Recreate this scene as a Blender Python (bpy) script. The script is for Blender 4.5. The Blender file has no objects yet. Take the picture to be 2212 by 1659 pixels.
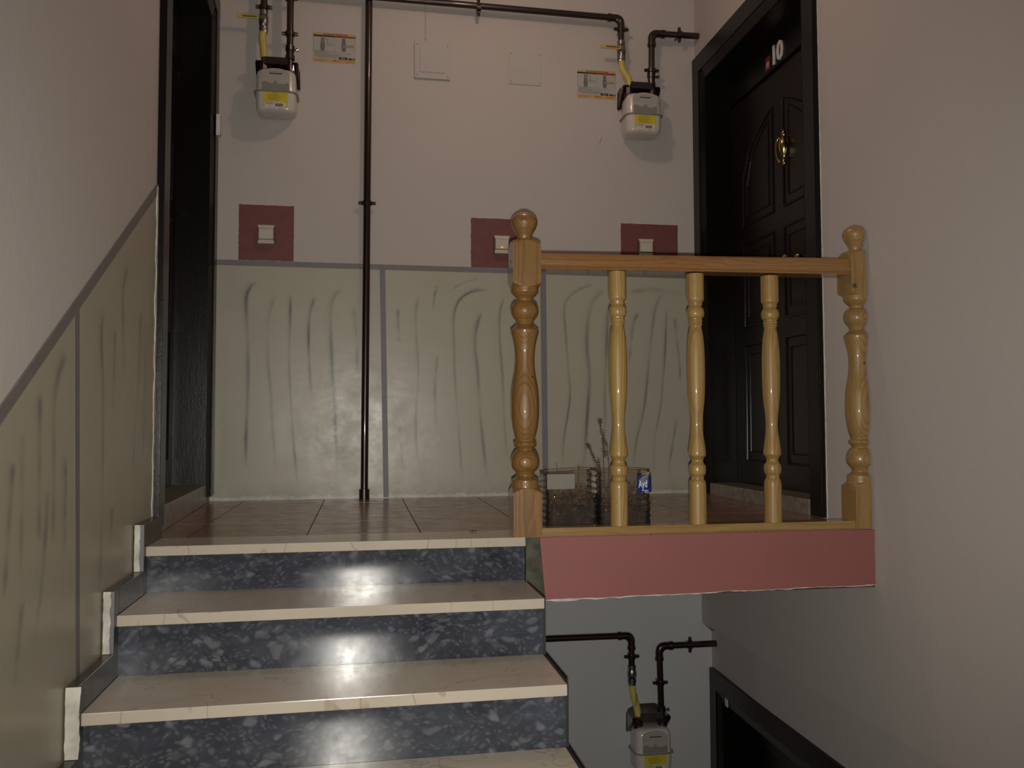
import bpy, bmesh, math, random
import numpy as np
from mathutils import Vector, Matrix, noise as mnoise
random.seed(7); np.random.seed(7)
PI = math.pi
scene = bpy.context.scene
COL = scene.collection

# ------------------------------------------------------------------ camera
cd = bpy.data.cameras.new('camera'); cam = bpy.data.objects.new('camera', cd); COL.objects.link(cam)
scene.camera = cam
CP = Vector((-0.70387, -4.4771, 0.36782))
yaw, pitch, roll = 0.17057743, 0.04706175, -0.00291906
fwd = Vector((math.sin(yaw)*math.cos(pitch), math.cos(yaw)*math.cos(pitch), math.sin(pitch)))
rt = Vector((math.cos(yaw), -math.sin(yaw), 0)); up = rt.cross(fwd)
rt2 = math.cos(roll)*rt + math.sin(roll)*up; up2 = -math.sin(roll)*rt + math.cos(roll)*up
M = Matrix((rt2, up2, -fwd)).transposed().to_4x4(); M.translation = CP
cam.matrix_world = M
cd.sensor_fit = 'HORIZONTAL'; cd.sensor_width = 36.0; cd.lens = 36.0*1880.06/2212.0
cd.clip_start = 0.02; cd.clip_end = 60

# ------------------------------------------------------------------ light and exposure
scene.view_settings.view_transform = 'Standard'; scene.view_settings.look = 'None'
scene.view_settings.gamma = 1.0; scene.view_settings.use_curve_mapping = False
scene.view_settings.exposure = 0.0
w = bpy.data.worlds.new('world'); scene.world = w; w.use_nodes = True
w.node_tree.nodes['Background'].inputs[0].default_value = (0.6, 0.62, 0.7, 1)
w.node_tree.nodes['Background'].inputs[1].default_value = 0.004

def point_light(name, loc, power, color, radius):
    l = bpy.data.lights.new(name, 'POINT'); l.energy = power; l.color = color; l.shadow_soft_size = radius
    o = bpy.data.objects.new(name, l); COL.objects.link(o); o.location = loc
    return o
# the phone's own torch, just below its lens
flash = point_light('phone_torch', CP + Vector((0.004, 0.0, -0.030)), 205.0, (1.0, 0.955, 0.86), 0.006)
fl = bpy.data.lights.new('phone_torch', 'SPOT'); fl.energy = 205.0; fl.color = (1.0, 0.955, 0.86); fl.shadow_soft_size = 0.006
fl.spot_size = math.radians(104); fl.spot_blend = 1.0; flash.data = fl
flash.rotation_euler = (-fwd).to_track_quat('Z', 'Y').to_euler()
# the stairwell lamp over the landing
lamp = point_light('stair_lamp', (-0.10, -1.25, 2.72), 12.0, (1.0, 0.66, 0.51), 0.05)

# ------------------------------------------------------------------ helpers
def link(o, parent=None):
    COL.objects.link(o)
    if parent is not None: o.parent = parent
    return o
def obj(name, bm, mat, parent=None, smooth=None):
    me = bpy.data.meshes.new(name)
    bm.normal_update()
    bm.to_mesh(me); bm.free()
    if smooth is not None:
        for p in me.polygons: p.use_smooth = True
        me.set_sharp_from_angle(angle=math.radians(smooth))
    if mat is not None: me.materials.append(mat)
    o = link(bpy.data.objects.new(name, me), parent)
    if 'print' in name or name in ('heading', 'serial_number', 'barcode', 'dry_leaf'): o['kind'] = 'stuff'
    return o
def thing(name, label, cat, loc=(0, 0, 0), rz=0.0, group=None):
    o = bpy.data.objects.new(name, None); COL.objects.link(o)
    o.location = loc; o.rotation_euler = (0, 0, rz); o.empty_display_size = 0.05
    o['label'] = label; o['category'] = cat
    if group: o['group'] = group
    return o
def tag(o, label=None, cat=None, group=None, kind=None):
    if label: o['label'] = label
    if cat: o['category'] = cat
    if group: o['group'] = group
    if kind: o['kind'] = kind
    return o
def box(bm, x0, x1, y0, y1, z0, z1):
    v = [bm.verts.new(p) for p in ((x0,y0,z0),(x1,y0,z0),(x1,y1,z0),(x0,y1,z0),(x0,y0,z1),(x1,y0,z1),(x1,y1,z1),(x0,y1,z1))]
    for f in ((0,3,2,1),(4,5,6,7),(0,1,5,4),(1,2,6,5),(2,3,7,6),(3,0,4,7)): bm.faces.new([v[i] for i in f])
    return v
def hexa(bm, P):
    v = [bm.verts.new(p) for p in P]
    for f in ((0,3,2,1),(4,5,6,7),(0,1,5,4),(1,2,6,5),(2,3,7,6),(3,0,4,7)): bm.faces.new([v[i] for i in f])
    return v
def fixn(bm): bmesh.ops.recalc_face_normals(bm, faces=bm.faces[:])
def bevel(bm, w, seg=2):
    bmesh.ops.bevel(bm, geom=bm.edges[:], offset=w, segments=seg, affect='EDGES', profile=0.6, clamp_overlap=True)
def bbox(x0, x1, y0, y1, z0, z1, bw=0.0, seg=2):
    bm = bmesh.new(); box(bm, min(x0,x1), max(x0,x1), min(y0,y1), max(y0,y1), min(z0,z1), max(z0,z1))
    if bw: bevel(bm, bw, seg)
    return bm
def tube(bm, pts, r, seg=14, caps=True):
    pts = [Vector(p) for p in pts]; rs = r if isinstance(r, (list, tuple)) else [r]*len(pts)
    t0 = (pts[1]-pts[0]).normalized()
    n = t0.orthogonal().normalized(); rings = []
    for i, p in enumerate(pts):
        t = (pts[min(i+1, len(pts)-1)]-pts[max(i-1, 0)]).normalized()
        n = (n - t*n.dot(t)).normalized(); b = t.cross(n)
        rings.append([bm.verts.new(p + rs[i]*(math.cos(2*PI*k/seg)*n + math.sin(2*PI*k/seg)*b)) for k in range(seg)])
    for a, c in zip(rings, rings[1:]):
        for k in range(seg): bm.faces.new((a[k], a[(k+1) % seg], c[(k+1) % seg], c[k]))
    if caps:
        bm.faces.new(rings[0][::-1]); bm.faces.new(rings[-1])
def arc_path(pts, rad, n=7):
    """polyline with rounded corners"""
    pts = [Vector(p) for p in pts]; out = [pts[0]]
    for a, b, c in zip(pts, pts[1:], pts[2:]):
        d1 = (a-b).normalized(); d2 = (c-b).normalized()
        r = min(rad, (a-b).length*.49, (c-b).length*.49)
        p0 = b+d1*r; p2 = b+d2*r
        for i in range(n+1):
            t = i/n; out.append((1-t)**2*p0 + 2*t*(1-t)*b + t*t*p2)
    out.append(pts[-1]); return out
def chaikin(P, n=1):
    for _ in range(n):
        Q = [P[0]]
        for a, b in zip(P, P[1:]):
            Q.append((a[0]*.75+b[0]*.25, a[1]*.75+b[1]*.25)); Q.append((a[0]*.25+b[0]*.75, a[1]*.25+b[1]*.75))
        Q.append(P[-1]); P = Q
    return P
def lathe(bm, prof, seg=40, sq=None, cx=0.0, cy=0.0):
    """prof = [(z, r)]; with sq the section is the circle cut by a square of that half width"""
    rings = []
    for z, r in prof:
        if r < 1e-5: rings.append([bm.verts.new((cx, cy, z))]); continue
        ring = []
        for k in range(seg):
            a = 2*PI*k/seg; rr = r
            if sq: rr = min(r, sq/max(abs(math.cos(a)), abs(math.sin(a))))
            ring.append(bm.verts.new((cx+rr*math.cos(a), cy+rr*math.sin(a), z)))
        rings.append(ring)
    for a, c in zip(rings, rings[1:]):
        if len(a) == 1 and len(c) == 1: continue
        for k in range(seg):
            if len(a) == 1: bm.faces.new((a[0], c[(k+1) % seg], c[k]))
            elif len(c) == 1: bm.faces.new((a[k], a[(k+1) % seg], c[0]))
            else: bm.faces.new((a[k], a[(k+1) % seg], c[(k+1) % seg], c[k]))
    if len(rings[0]) > 1: bm.faces.new(rings[0][::-1])
    if len(rings[-1]) > 1: bm.faces.new(rings[-1])
    fixn(bm)
def loft_rr(bm, secs, rad=.03, n=6, cap=True):
    """rounded rectangle sections (z, hx, hy, cy, rad)"""
    rings = []
    for s in secs:
        z, hx, hy, cy = s[:4]; r = s[4] if len(s) > 4 else rad
        r = min(r, hx*.98, hy*.98); ring = []
        for (sx, sy, a0) in ((1, 1, 0), (-1, 1, 90), (-1, -1, 180), (1, -1, 270)):
            for i in range(n+1):
                a = math.radians(a0+90*i/n)
                ring.append(bm.verts.new((sx*(hx-r)+r*math.cos(a), cy+sy*(hy-r)+r*math.sin(a), z)))
        rings.append(ring)
    m = len(rings[0])
    for a, c in zip(rings, rings[1:]):
        for k in range(m): bm.faces.new((a[k], a[(k+1) % m], c[(k+1) % m], c[k]))
    if cap: bm.faces.new(rings[0][::-1]); bm.faces.new(rings[-1])
    fixn(bm)
def disc_y(bm, c, r, d, seg=16):
    """short cylinder with its axis along y"""
    tube(bm, [(c[0], c[1], c[2]), (c[0], c[1]-d, c[2])], r, seg)
def prism_xz(bm, pts, y0, y1):
    a = [bm.verts.new((x, y0, z)) for x, z in pts]; b = [bm.verts.new((x, y1, z)) for x, z in pts]
    bm.faces.new(a); bm.faces.new(b[::-1]); n = len(pts)
    for i in range(n): bm.faces.new((a[i], b[i], b[(i+1) % n], a[(i+1) % n]))
    fixn(bm)
def prism_yz(bm, pts, x0, x1):
    a = [bm.verts.new((x0, y, z)) for y, z in pts]; b = [bm.verts.new((x1, y, z)) for y, z in pts]
    bm.faces.new(a); bm.faces.new(b[::-1]); n = len(pts)
    for i in range(n): bm.faces.new((a[i], b[i], b[(i+1) % n], a[(i+1) % n]))
    fixn(bm)
def text(name, body, size, mat, parent, M4, align='CENTER', extrude=0.0004, sx=1.0, bold=0.0):
    cu = bpy.data.curves.new('lettering', 'FONT'); cu.body = body; cu.size = size; cu.align_x = align; cu.align_y = 'CENTER'
    cu.extrude = extrude; cu.resolution_u = 2; cu.offset = bold
    to = bpy.data.objects.new('lettering', cu); COL.objects.link(to)
    bpy.context.view_layer.update()
    me = bpy.data.meshes.new_from_object(to.evaluated_get(bpy.context.evaluated_depsgraph_get()))
    bpy.data.objects.remove(to); bpy.data.curves.remove(cu)
    me.transform(M4 @ Matrix.Diagonal((sx, 1, 1, 1)))
    me.materials.clear(); me.materials.append(mat)
    return link(bpy.data.objects.new(name, me), parent)
def face_front(x, y, z, tilt=0.0):
    """text plane facing -y at this place"""
    return Matrix.Translation((x, y, z)) @ Matrix.Rotation(tilt, 4, 'Y') @ Matrix.Rotation(PI/2, 4, 'X')

# ------------------------------------------------------------------ materials
class NT:
    def __init__(s, name):
        s.m = bpy.data.materials.new(name); s.m.use_nodes = True; s.t = s.m.node_tree
        s.b = s.t.nodes['Principled BSDF']; s.out = s.t.nodes['Material Output']
        s.co = s.n('ShaderNodeTexCoord')
    def n(s, typ, **kw):
        nd = s.t.nodes.new(typ)
        for k, v in kw.items():
            if hasattr(nd, k) and not k.startswith('i_'): setattr(nd, k, v)
        return nd
    def l(s, a, b): s.t.links.new(a, b)
    def set(s, **kw):
        for k, v in kw.items():
            i = s.b.inputs[k.replace('_', ' ')]
            if isinstance(v, (int, float)): i.default_value = v
            elif isinstance(v, tuple): i.default_value = (*v, 1) if len(v) == 3 and i.type == 'RGBA' else v
            else: s.l(v, i)
        return s
    def coord(s, scale=(1, 1, 1), loc=(0, 0, 0), src='Object'):
        mp = s.n('ShaderNodeMapping'); s.l(s.co.outputs[src], mp.inputs['Vector'])
        mp.inputs['Scale'].default_value = scale; mp.inputs['Location'].default_value = loc
        return mp.outputs['Vector']
    def noise(s, vec, scale, detail=3, rough=.55, dist=0.0):
        nd = s.n('ShaderNodeTexNoise'); s.l(vec, nd.inputs['Vector']); nd.inputs['Scale'].default_value = scale
        nd.inputs['Detail'].default_value = detail; nd.inputs['Roughness'].default_value = rough; nd.inputs['Distortion'].default_value = dist
        return nd.outputs['Fac']
    def ramp(s, fac, stops, interp='LINEAR'):
        nd = s.n('ShaderNodeValToRGB'); s.l(fac, nd.inputs['Fac']); cr = nd.color_ramp; cr.interpolation = interp
        while len(cr.elements) < len(stops): cr.elements.new(.5)
        for e, (p, c) in zip(cr.elements, stops): e.position = p; e.color = (c, c, c, 1) if isinstance(c, (int, float)) else (*c, 1)
        return nd.outputs['Color']
    def mix(s, fac, a, b):
        nd = s.n('ShaderNodeMix'); nd.data_type = 'RGBA'
        for v, i in ((fac, 0), (a, 6), (b, 7)):
            if isinstance(v, (int, float)): nd.inputs[i].default_value = v
            elif isinstance(v, tuple): nd.inputs[i].default_value = (*v, 1)
            else: s.l(v, nd.inputs[i])
        return nd.outputs[2]
    def math(s, op, a, b=None, c=None, clamp=False):
        nd = s.n('ShaderNodeMath'); nd.operation = op; nd.use_clamp = clamp
        for i, v in enumerate((a, b, c)):
            if v is None: continue
            if isinstance(v, (int, float)): nd.inputs[i].default_value = v
            else: s.l(v, nd.inputs[i])
        return nd.outputs[0]
    def xyz(s, vec):
        nd = s.n('ShaderNodeSeparateXYZ'); s.l(vec, nd.inputs[0]); return nd.outputs
    def bump(s, h, strength=.3, dist=.002):
        nd = s.n('ShaderNodeBump'); s.l(h, nd.inputs['Height']); nd.inputs['Strength'].default_value = strength
        nd.inputs['Distance'].default_value = dist; s.l(nd.outputs[0], s.b.inputs['Normal']); return s
def plain(name, col, rough=.5, metal=0.0, coat=0.0, var=.12, bump=0.0, bscale=300, spec=.5):
    k = NT(name); f = k.noise(k.coord(), 22, 4)
    c2 = tuple(max(0, x*(1-var)) for x in col); c1 = tuple(min(1, x*(1+var)) for x in col)
    k.set(Base_Color=k.ramp(f, [(.3, c2), (.7, c1)]), Roughness=rough, Metallic=metal, Specular_IOR_Level=spec)
    if coat: k.set(Coat_Weight=coat, Coat_Roughness=.06)
    if bump: k.bump(k.noise(k.coord(), bscale, 2), bump, .001)
    return k.m
def plaster(name, col, rough=.75, bs=.35, stain=(.8, .8, .8)):
    k = NT(name); v = k.coord()
    f = k.noise(v, 1.1, 5, .6); g = k.noise(v, 8, 4, .7)
    c = k.mix(k.ramp(f, [(.35, 0.0), (.75, .55)]), col, tuple(a*b for a, b in zip(col, stain)))
    c = k.mix(k.ramp(g, [(.62, 0.0), (.85, .25)]), c, tuple(a*.75 for a in col))
    k.set(Base_Color=c, Roughness=rough, Specular_IOR_Level=.35)
    k.bump(k.math('ADD', k.noise(v, 130, 3, .6), k.math('MULTIPLY', k.noise(v, 14, 3), 2.0)), bs, .0016)
    return k.m
def wood(name, light, dark, knots=(), ox=.012, oy=.075, ring=.0055, axis='Z', seed=0.0):
    k = NT(name); v = k.coord(loc=(0, 0, seed))
    X, Y, Z = k.xyz(v)
    if axis == 'X': X, Z = Z, X
    cmb = k.n('ShaderNodeCombineXYZ'); k.l(X, cmb.inputs[0]); k.l(Y, cmb.inputs[1]); k.l(k.math('MULTIPLY', Z, .22), cmb.inputs[2])
    nz = k.math('SUBTRACT', k.noise(cmb.outputs[0], 9, 3, .6), .5)
    nf = k.noise(cmb.outputs[0], 160, 3, .6)
    dx = k.math('ADD', X, k.math('MULTIPLY', nz, .03)); dx = k.math('SUBTRACT', dx, ox)
    dy = k.math('SUBTRACT', k.math('ADD', Y, k.math('MULTIPLY', nz, -.018)), oy)
    r = k.math('SQRT', k.math('ADD', k.math('MULTIPLY', dx, dx), k.math('MULTIPLY', dy, dy)))
    fr = k.math('FRACT', k.math('DIVIDE', r, ring))
    g = k.ramp(fr, [(0, .0), (.45, .12), (.82, 1.0), (1.0, .0)])
    big = k.ramp(k.noise(v, 6, 3), [(.3, 0.0), (.75, .5)])
    c = k.mix(k.math('MULTIPLY', g, .85), light, dark)
    c = k.mix(k.math('MULTIPLY', k.ramp(nf, [(.35, 0.0), (.7, 1.0)]), .38), c, dark)
    c = k.mix(big, c, tuple(a*b for a, b in zip(light, (.88, .76, .6))))
    for (kx, ky, kz, kr) in knots:
        d = k.n('ShaderNodeVectorMath'); d.operation = 'DISTANCE'; k.l(k.co.outputs['Object'], d.inputs[0]); d.inputs[1].default_value = (kx, ky, kz)
        c = k.mix(k.ramp(k.math('DIVIDE', d.outputs['Value'], kr), [(.35, 1.0), (1.0, 0.0)]), c, (.05, .02, .008))
    k.set(Base_Color=c, Roughness=.45, Coat_Weight=1.0, Coat_Roughness=.035, Coat_IOR=1.55)
    return k.m

M_WALL = plaster('wall_paint_pinkish', (.485, .445, .422), stain=(.93, .92, .92))
M_WALL_LOW = plaster('wall_paint_lamp_shade', (.46, .47, .48), stain=(.9, .92, .92))  # same wall paint, the missing warm lamp light below the slab put into its colour
M_CEIL = plaster('ceiling_paint', (.6, .58, .55))
M_STRIPE = plain('grey_stripe_paint', (.17, .165, .175), .5, var=.08)
M_RED = plain('red_paint', (.155, .048, .043), .6, var=.1, bump=.3)
def mk_fascia():
    k = NT('pink_fascia_paint'); v = k.coord()
    c = k.mix(k.ramp(k.noise(v, 5, 4, .6), [(.35, 0.0), (.75, .5)]), (.29, .10, .092), (.235, .088, .08))
    c = k.mix(k.ramp(k.noise(v, 60, 2, .5), [(.76, 0.0), (.80, .7)]), c, (.7, .62, .6))
    k.set(Base_Color=c, Roughness=.6); k.bump(k.noise(v, 90, 4), .35, .0015); return k.m
M_FASCIA = mk_fascia()
def mk_dado(name, base, dark, flake=1.0):
    k = NT(name); v = k.coord(src='Object')
    at = k.n('ShaderNodeAttribute'); at.attribute_name = 'stroke'; at.attribute_type = 'GEOMETRY'
    f = k.ramp(k.noise(v, 2.2, 4, .6), [(.3, 0.0), (.75, .6)])
    c = k.mix(f, base, tuple(a*b for a, b in zip(base, (.88, .90, .86))))
    g = k.noise(k.coord((1, 1, .12)), 120, 3, .6)
    st = k.math('MULTIPLY', at.outputs['Fac'], k.math('ADD', k.math('MULTIPLY', g, .5), .85), clamp=True)
    c = k.mix(st, c, dark)
    Z = k.xyz(v)[2]
    # flaked strip of bare plaster just above the floor
    h = k.math('ADD', k.math('MULTIPLY', k.noise(k.coord((1, 1, 3)), 28, 5, .75), .075), -.022)
    fl = k.math('LESS_THAN', Z, h)
    low = k.math('MULTIPLY', fl, k.math('GREATER_THAN', Z, -.012))
    c = k.mix(k.math('MULTIPLY', low, .8*flake), c, (.66, .65, .61))
    zr = k.ramp(k.math('DIVIDE', Z, .10), [(0.0, .5), (1.0, 0.0)])
    c = k.mix(k.math('MULTIPLY', k.math('MULTIPLY', zr, k.ramp(k.noise(v, 9, 4, .7), [(.35, 0.0), (.65, 1.0)])), flake), c, (.20, .19, .155))
    sp = k.math('GREATER_THAN', k.noise(k.coord((1, 1, 2.5)), 110, 4, .8), .60)
    lowd = k.math('MULTIPLY', k.math('MULTIPLY', sp, k.math('LESS_THAN', Z, .042)), k.math('GREATER_THAN', Z, .002))
    c = k.mix(k.math('MULTIPLY', lowd, .8*flake), c, (.13, .12, .10))
    k.set(Base_Color=c, Roughness=k.ramp(k.noise(v, 7, 4, .7), [(.3, .27), (.75, .42)]), Specular_IOR_Level=.42)
    k.bump(k.math('ADD', k.noise(v, 34, 3, .5), k.math('MULTIPLY', k.noise(k.coord((1, 1, 3)), 5, 2), 2.0)), .10, .0025)
    return k.m
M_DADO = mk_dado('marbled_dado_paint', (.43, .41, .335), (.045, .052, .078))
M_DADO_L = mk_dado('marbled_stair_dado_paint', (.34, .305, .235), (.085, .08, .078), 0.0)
M_EDGE = plain('bare_plaster_edge', (.55, .53, .47), .8, var=.25, bump=.6, bscale=120)
def mk_riser():
    k = NT('blue_grey_breccia_marble'); v0 = k.coord()
    nd = k.n('ShaderNodeTexNoise'); k.l(v0, nd.inputs['Vector']); nd.inputs['Scale'].default_value = 9; nd.inputs['Detail'].default_value = 3
    va = k.n('ShaderNodeVectorMath'); va.operation = 'MULTIPLY_ADD'; k.l(nd.outputs['Color'], va.inputs[0]); va.inputs[1].default_value = (.10, .10, .10); k.l(v0, va.inputs[2])
    mp = k.n('ShaderNodeMapping'); k.l(va.outputs[0], mp.inputs['Vector']); mp.inputs['Rotation'].default_value = (0, math.radians(32), 0); mp.inputs['Scale'].default_value = (1, 1, 1.55)
    v = mp.outputs[0]
    def vor(scale, rnd=1.0):
        a = k.n('ShaderNodeTexVoronoi'); k.l(v, a.inputs['Vector']); a.inputs['Scale'].default_value = scale; a.feature = 'SMOOTH_F1'; a.inputs['Smoothness'].default_value = .35
        b = k.xyz(a.outputs['Color'])[0]; return a.outputs['Distance'], b
    d1, c1 = vor(26); d2, c2 = vor(62)
    e1 = k.math('MULTIPLY', k.ramp(c1, [(.35, .0), (.7, .45), (1.0, 1.0)]), k.ramp(d1, [(.25, 1.0), (.52, 0.0)]))
    e2 = k.math('MULTIPLY', k.ramp(c2, [(.22, .0), (.6, .6), (.95, 1.0)]), k.ramp(d2, [(.25, 1.0), (.55, 0.0)]))
    big = k.ramp(k.noise(v, 4.5, 5, .7), [(.32, 0.0), (.72, 1.0)])
    c = k.mix(big, (.024, .026, .033), (.060, .068, .088))
    c = k.mix(k.math('MULTIPLY', e2, .75), c, (.105, .112, .135))
    c = k.mix(k.math('MULTIPLY', e1, .7), c, (.17, .18, .205))
    vein = k.ramp(k.math('ABSOLUTE', k.math('SUBTRACT', k.noise(v, 4, 2, .5), .5)), [(0.0, .05), (.004, 0.0)])
    c = k.mix(vein, c, (.22, .22, .22))
    k.set(Base_Color=c, Roughness=k.ramp(k.noise(v0, 16, 4, .7), [(.3, .12), (.75, .21)]), Specular_IOR_Level=.42)
    k.bump(k.noise(v0, 60, 3), .05, .001)
    return k.m
M_RISER = mk_riser()
def mk_tread():
    k = NT('cream_marble_tread'); v = k.coord()
    f = k.noise(v, 5, 6, .7, .6); g = k.noise(v, 30, 4, .7)
    c = k.mix(k.ramp(f, [(.3, 0.0), (.75, .6)]), (.50, .445, .37), (.43, .37, .29))
    c = k.mix(k.ramp(g, [(.64, 0.0), (.80, .28)]), c, (.28, .22, .15))
    vein = k.ramp(k.math('ABSOLUTE', k.math('SUBTRACT', k.noise(k.coord((1, 1, .5), (3, 1, 0)), 4, 3, .6), .5)), [(0.0, .5), (.007, 0.0)])
    c = k.mix(vein, c, (.20, .15, .10))
    k.set(Base_Color=c, Roughness=k.ramp(k.noise(v, 9, 5, .75), [(.3, .13), (.75, .26)]), Specular_IOR_Level=.36)
    k.bump(k.noise(v, 25, 5, .7), .05, .001)
    return k.m
M_TREAD = mk_tread()
def mk_tile():
    k = NT('glazed_terracotta_tile'); v = k.coord()
    f = k.noise(v, 3.5, 5, .65); g = k.noise(v, 40, 4, .7)
    c = k.mix(k.ramp(f, [(.3, 0.0), (.75, .9)]), (.30, .165, .11), (.24, .14, .10))
    c = k.mix(k.ramp(g, [(.62, 0.0), (.8, .4)]), c, (.12, .06, .04))
    k.set(Base_Color=c, Roughness=k.ramp(k.noise(v, 12, 4, .7), [(.3, .16), (.75, .32)]), Specular_IOR_Level=.6)
    k.bump(k.noise(v, 18, 3), .05, .001)
    return k.m
M_TILE = mk_tile()
M_GROUT = plain('dark_grout', (.06, .035, .025), .9, bump=.4)
M_SKIRT = plain('dark_grey_skirting_marble', (.040, .034, .032), .3, var=.4)
M_CONC = plain('raw_green_grey_concrete', (.075, .075, .055), .9, var=.5, bump=.7, bscale=90)
M_DARK = plain('dark_brown_side_paint', (.018, .014, .012), .6)
M_PIPE = plain('oxblood_pipe_paint', (.016, .0055, .0045), .30, coat=.5, var=.2, bump=.15, bscale=120)
M_BRACKET = plain('dark_bracket_paint', (.018, .009, .008), .35, coat=.3, var=.3)
def mk_door(name, col, col2):
    k = NT(name); v = k.coord((1, 1, .15)); g = k.noise(v, 60, 4, .7)
    k.set(Base_Color=k.mix(g, col, col2), Roughness=.30, Specular_IOR_Level=.28)
    k.bump(k.math('ADD', k.noise(k.coord((1, 1, .6)), 150, 4, .7), g), .35, .0015); return k.m
M_DOOR = mk_door('dark_door_lacquer', (.003, .0024, .002), (.006, .004, .003))
M_LEAF = mk_door('dark_brown_door_leaf', (.007, .0045, .004), (.012, .0075, .006))
M_STRIP = plain('grey_bevel_reflection', (.045, .042, .042), .4)  # grey that paints a reflection onto the dark casing
M_SILL = plain('greyish_sill_marble', (.20, .165, .135), .35, var=.35, bump=.2)
M_BRASS = plain('brass', (.42, .33, .15), .20, 1.0, var=.05)
M_CHROME = plain('worn_nickel', (.30, .29, .27), .34, 1.0, var=.25, bump=.3, bscale=60)
M_YEL_P = plain('printed_dull_yellow', (.30, .22, .07), .5)
M_YEL_H = plain('yellow_plastic_sleeve', (.48, .36, .07), .45)
def mk_hose():
    k = NT('yellow_corrugated_hose'); v = k.coord()
    k.set(Base_Color=k.mix(k.noise(v, 40, 3), (.56, .45, .11), (.46, .36, .10)), Roughness=.4)
    k.bump(k.noise(v, 120, 2), .2, .001); return k.m
M_HOSE = mk_hose()
M_METER = plain('cream_meter_enamel', (.56, .52, .47), .22, coat=.5, var=.05)
M_PLATE = plain('grey_meter_faceplate', (.36, .34, .31), .4, var=.05)
M_PLATE_D = plain('dark_grey_meter_band', (.20, .20, .18), .5, var=.05)
M_FLANGE = plain('meter_seam_grey', (.24, .225, .21), .35, var=.1)
M_LAB_Y = plain('label_yellow', (.55, .45, .03), .5, var=.05)
M_LAB_W = plain('label_white', (.55, .53, .49), .5, var=.04)
M_INK = plain('print_black', (.02, .02, .022), .6, var=.0)
M_INK_G = plain('print_grey', (.16, .155, .15), .6, var=.0)
M_SHEET = plain('sticker_grey_white', (.40, .39, .37), .35, var=.04)
M_S_OR = plain('sticker_amber', (.52, .34, .11), .4, var=.04)
M_S_GR = plain('sticker_dark_green', (.018, .045, .03), .4, var=.0)
M_S_RD = plain('sticker_red', (.26, .03, .025), .4, var=.0)
M_S_BL = plain('sticker_navy', (.012, .014, .05), .4, var=.0)
M_S_VAL = plain('printed_valve_grey', (.13, .14, .135), .45, var=.2)
M_COVER = plaster('painted_over_cover', (.475, .45, .432))
M_SWITCH = plain('ivory_switch_plastic', (.52, .49, .41), .35, var=.03)
M_SW_SIDE = plain('brown_switch_side', (.13, .085, .05), .45)
M_BELL = plain('white_bell_plastic', (.62, .60, .56), .4, var=.04)
M_LETTER = plain('white_letter', (.62, .60, .57), .45, var=.02)
M_PRED = plain('red_number_plate', (.15, .022, .02), .35, var=.05)
M_LBLUE = plain('label_deep_blue', (.010, .030, .20), .3, var=.1)
M_LBL_M = plain('label_mountain_grey', (.22, .23, .30), .35, var=.7)
M_WHITE = plain('print_white', (.75, .75, .75), .4, var=0)
M_SOIL = plain('dark_potting_soil', (.032, .024, .019), .95, var=.6, bump=1.0, bscale=80)
M_LITTER = plain('dried_leaf_litter', (.12, .075, .045), .8, var=.7)
M_LITTER_D = plain('dark_leaf_litter', (.060, .040, .028), .8, var=.8)
M_DRY = plain('dried_brown_stem', (.11, .068, .035), .8, var=.4)
def mk_led():
    k = NT('glowing_neon_lamp'); k.set(Base_Color=(.8, .1, .02), Emission_Color=(1, .12, .03), Emission_Strength=1.6, Roughness=.3); return k.m
M_LED = mk_led()
def mk_clear(name, op, tint):
    k = NT(name); t = k.t
    tr = k.n('ShaderNodeBsdfTransparent'); tr.inputs[0].default_value = (*tint, 1)
    gl = k.n('ShaderNodeBsdfGlossy'); gl.inputs['Roughness'].default_value = .03
    df = k.n('ShaderNodeBsdfDiffuse'); df.inputs[0].default_value = (.5, .48, .45, 1)
    fr = k.n('ShaderNodeFresnel'); fr.inputs[0].default_value = 1.45
    bp = k.n('ShaderNodeBump'); k.l(k.noise(k.coord(), 45, 2), bp.inputs['Height']); bp.inputs['Strength'].default_value = .25; bp.inputs['Distance'].default_value = .003
    k.l(bp.outputs[0], gl.inputs['Normal']); k.l(bp.outputs[0], fr.inputs['Normal'])
    m1 = k.n('ShaderNodeMixShader'); m1.inputs[0].default_value = op; k.l(tr.outputs[0], m1.inputs[1]); k.l(df.outputs[0], m1.inputs[2])
    m2 = k.n('ShaderNodeMixShader'); k.l(fr.outputs[0], m2.inputs[0]); k.l(m1.outputs[0], m2.inputs[1]); k.l(gl.outputs[0], m2.inputs[2])
    k.l(m2.outputs[0], k.out.inputs[0]); return k.m
M_CLEAR = mk_clear('clear_pet_plastic', .03, (.90, .86, .82))
M_HAZY = mk_clear('whitish_label_back', .34, (.9, .9, .88))
W_L, W_D = (.56, .31, .095), (.33, .145, .035)
M_NEWEL = wood('varnished_pine_newel', (.26, .138, .034), (.12, .052, .012), [(.031, -.037, .735-.0, .007), (.020, -.032, .528, .006), (.036, -.030, .2225, .008)], ox=.012, oy=.075, ring=.0045)
M_NEWEL2 = wood('varnished_pine_wall_newel', (.33, .21, .072), (.19, .10, .03), [(.006, -.036, .585, .009), (-.022, -.030, .395, .006), (-.036, -.048, .86, .012)], ox=-.02, oy=.06, seed=.37)
M_BAL = [wood('varnished_pine_baluster_pale', (.42, .285, .085), (.22, .125, .035), (), ox=-.05+.0, oy=.03, seed=.1, ring=.007),
         wood('varnished_pine_baluster_warm', (.38, .245, .075), (.23, .135, .04), (), ox=.03, oy=.09, seed=.9, ring=.012),
         wood('varnished_pine_baluster_tan', (.36, .23, .07), (.22, .12, .035), (), ox=-.045, oy=.05, seed=1.7, ring=.009)]
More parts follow.
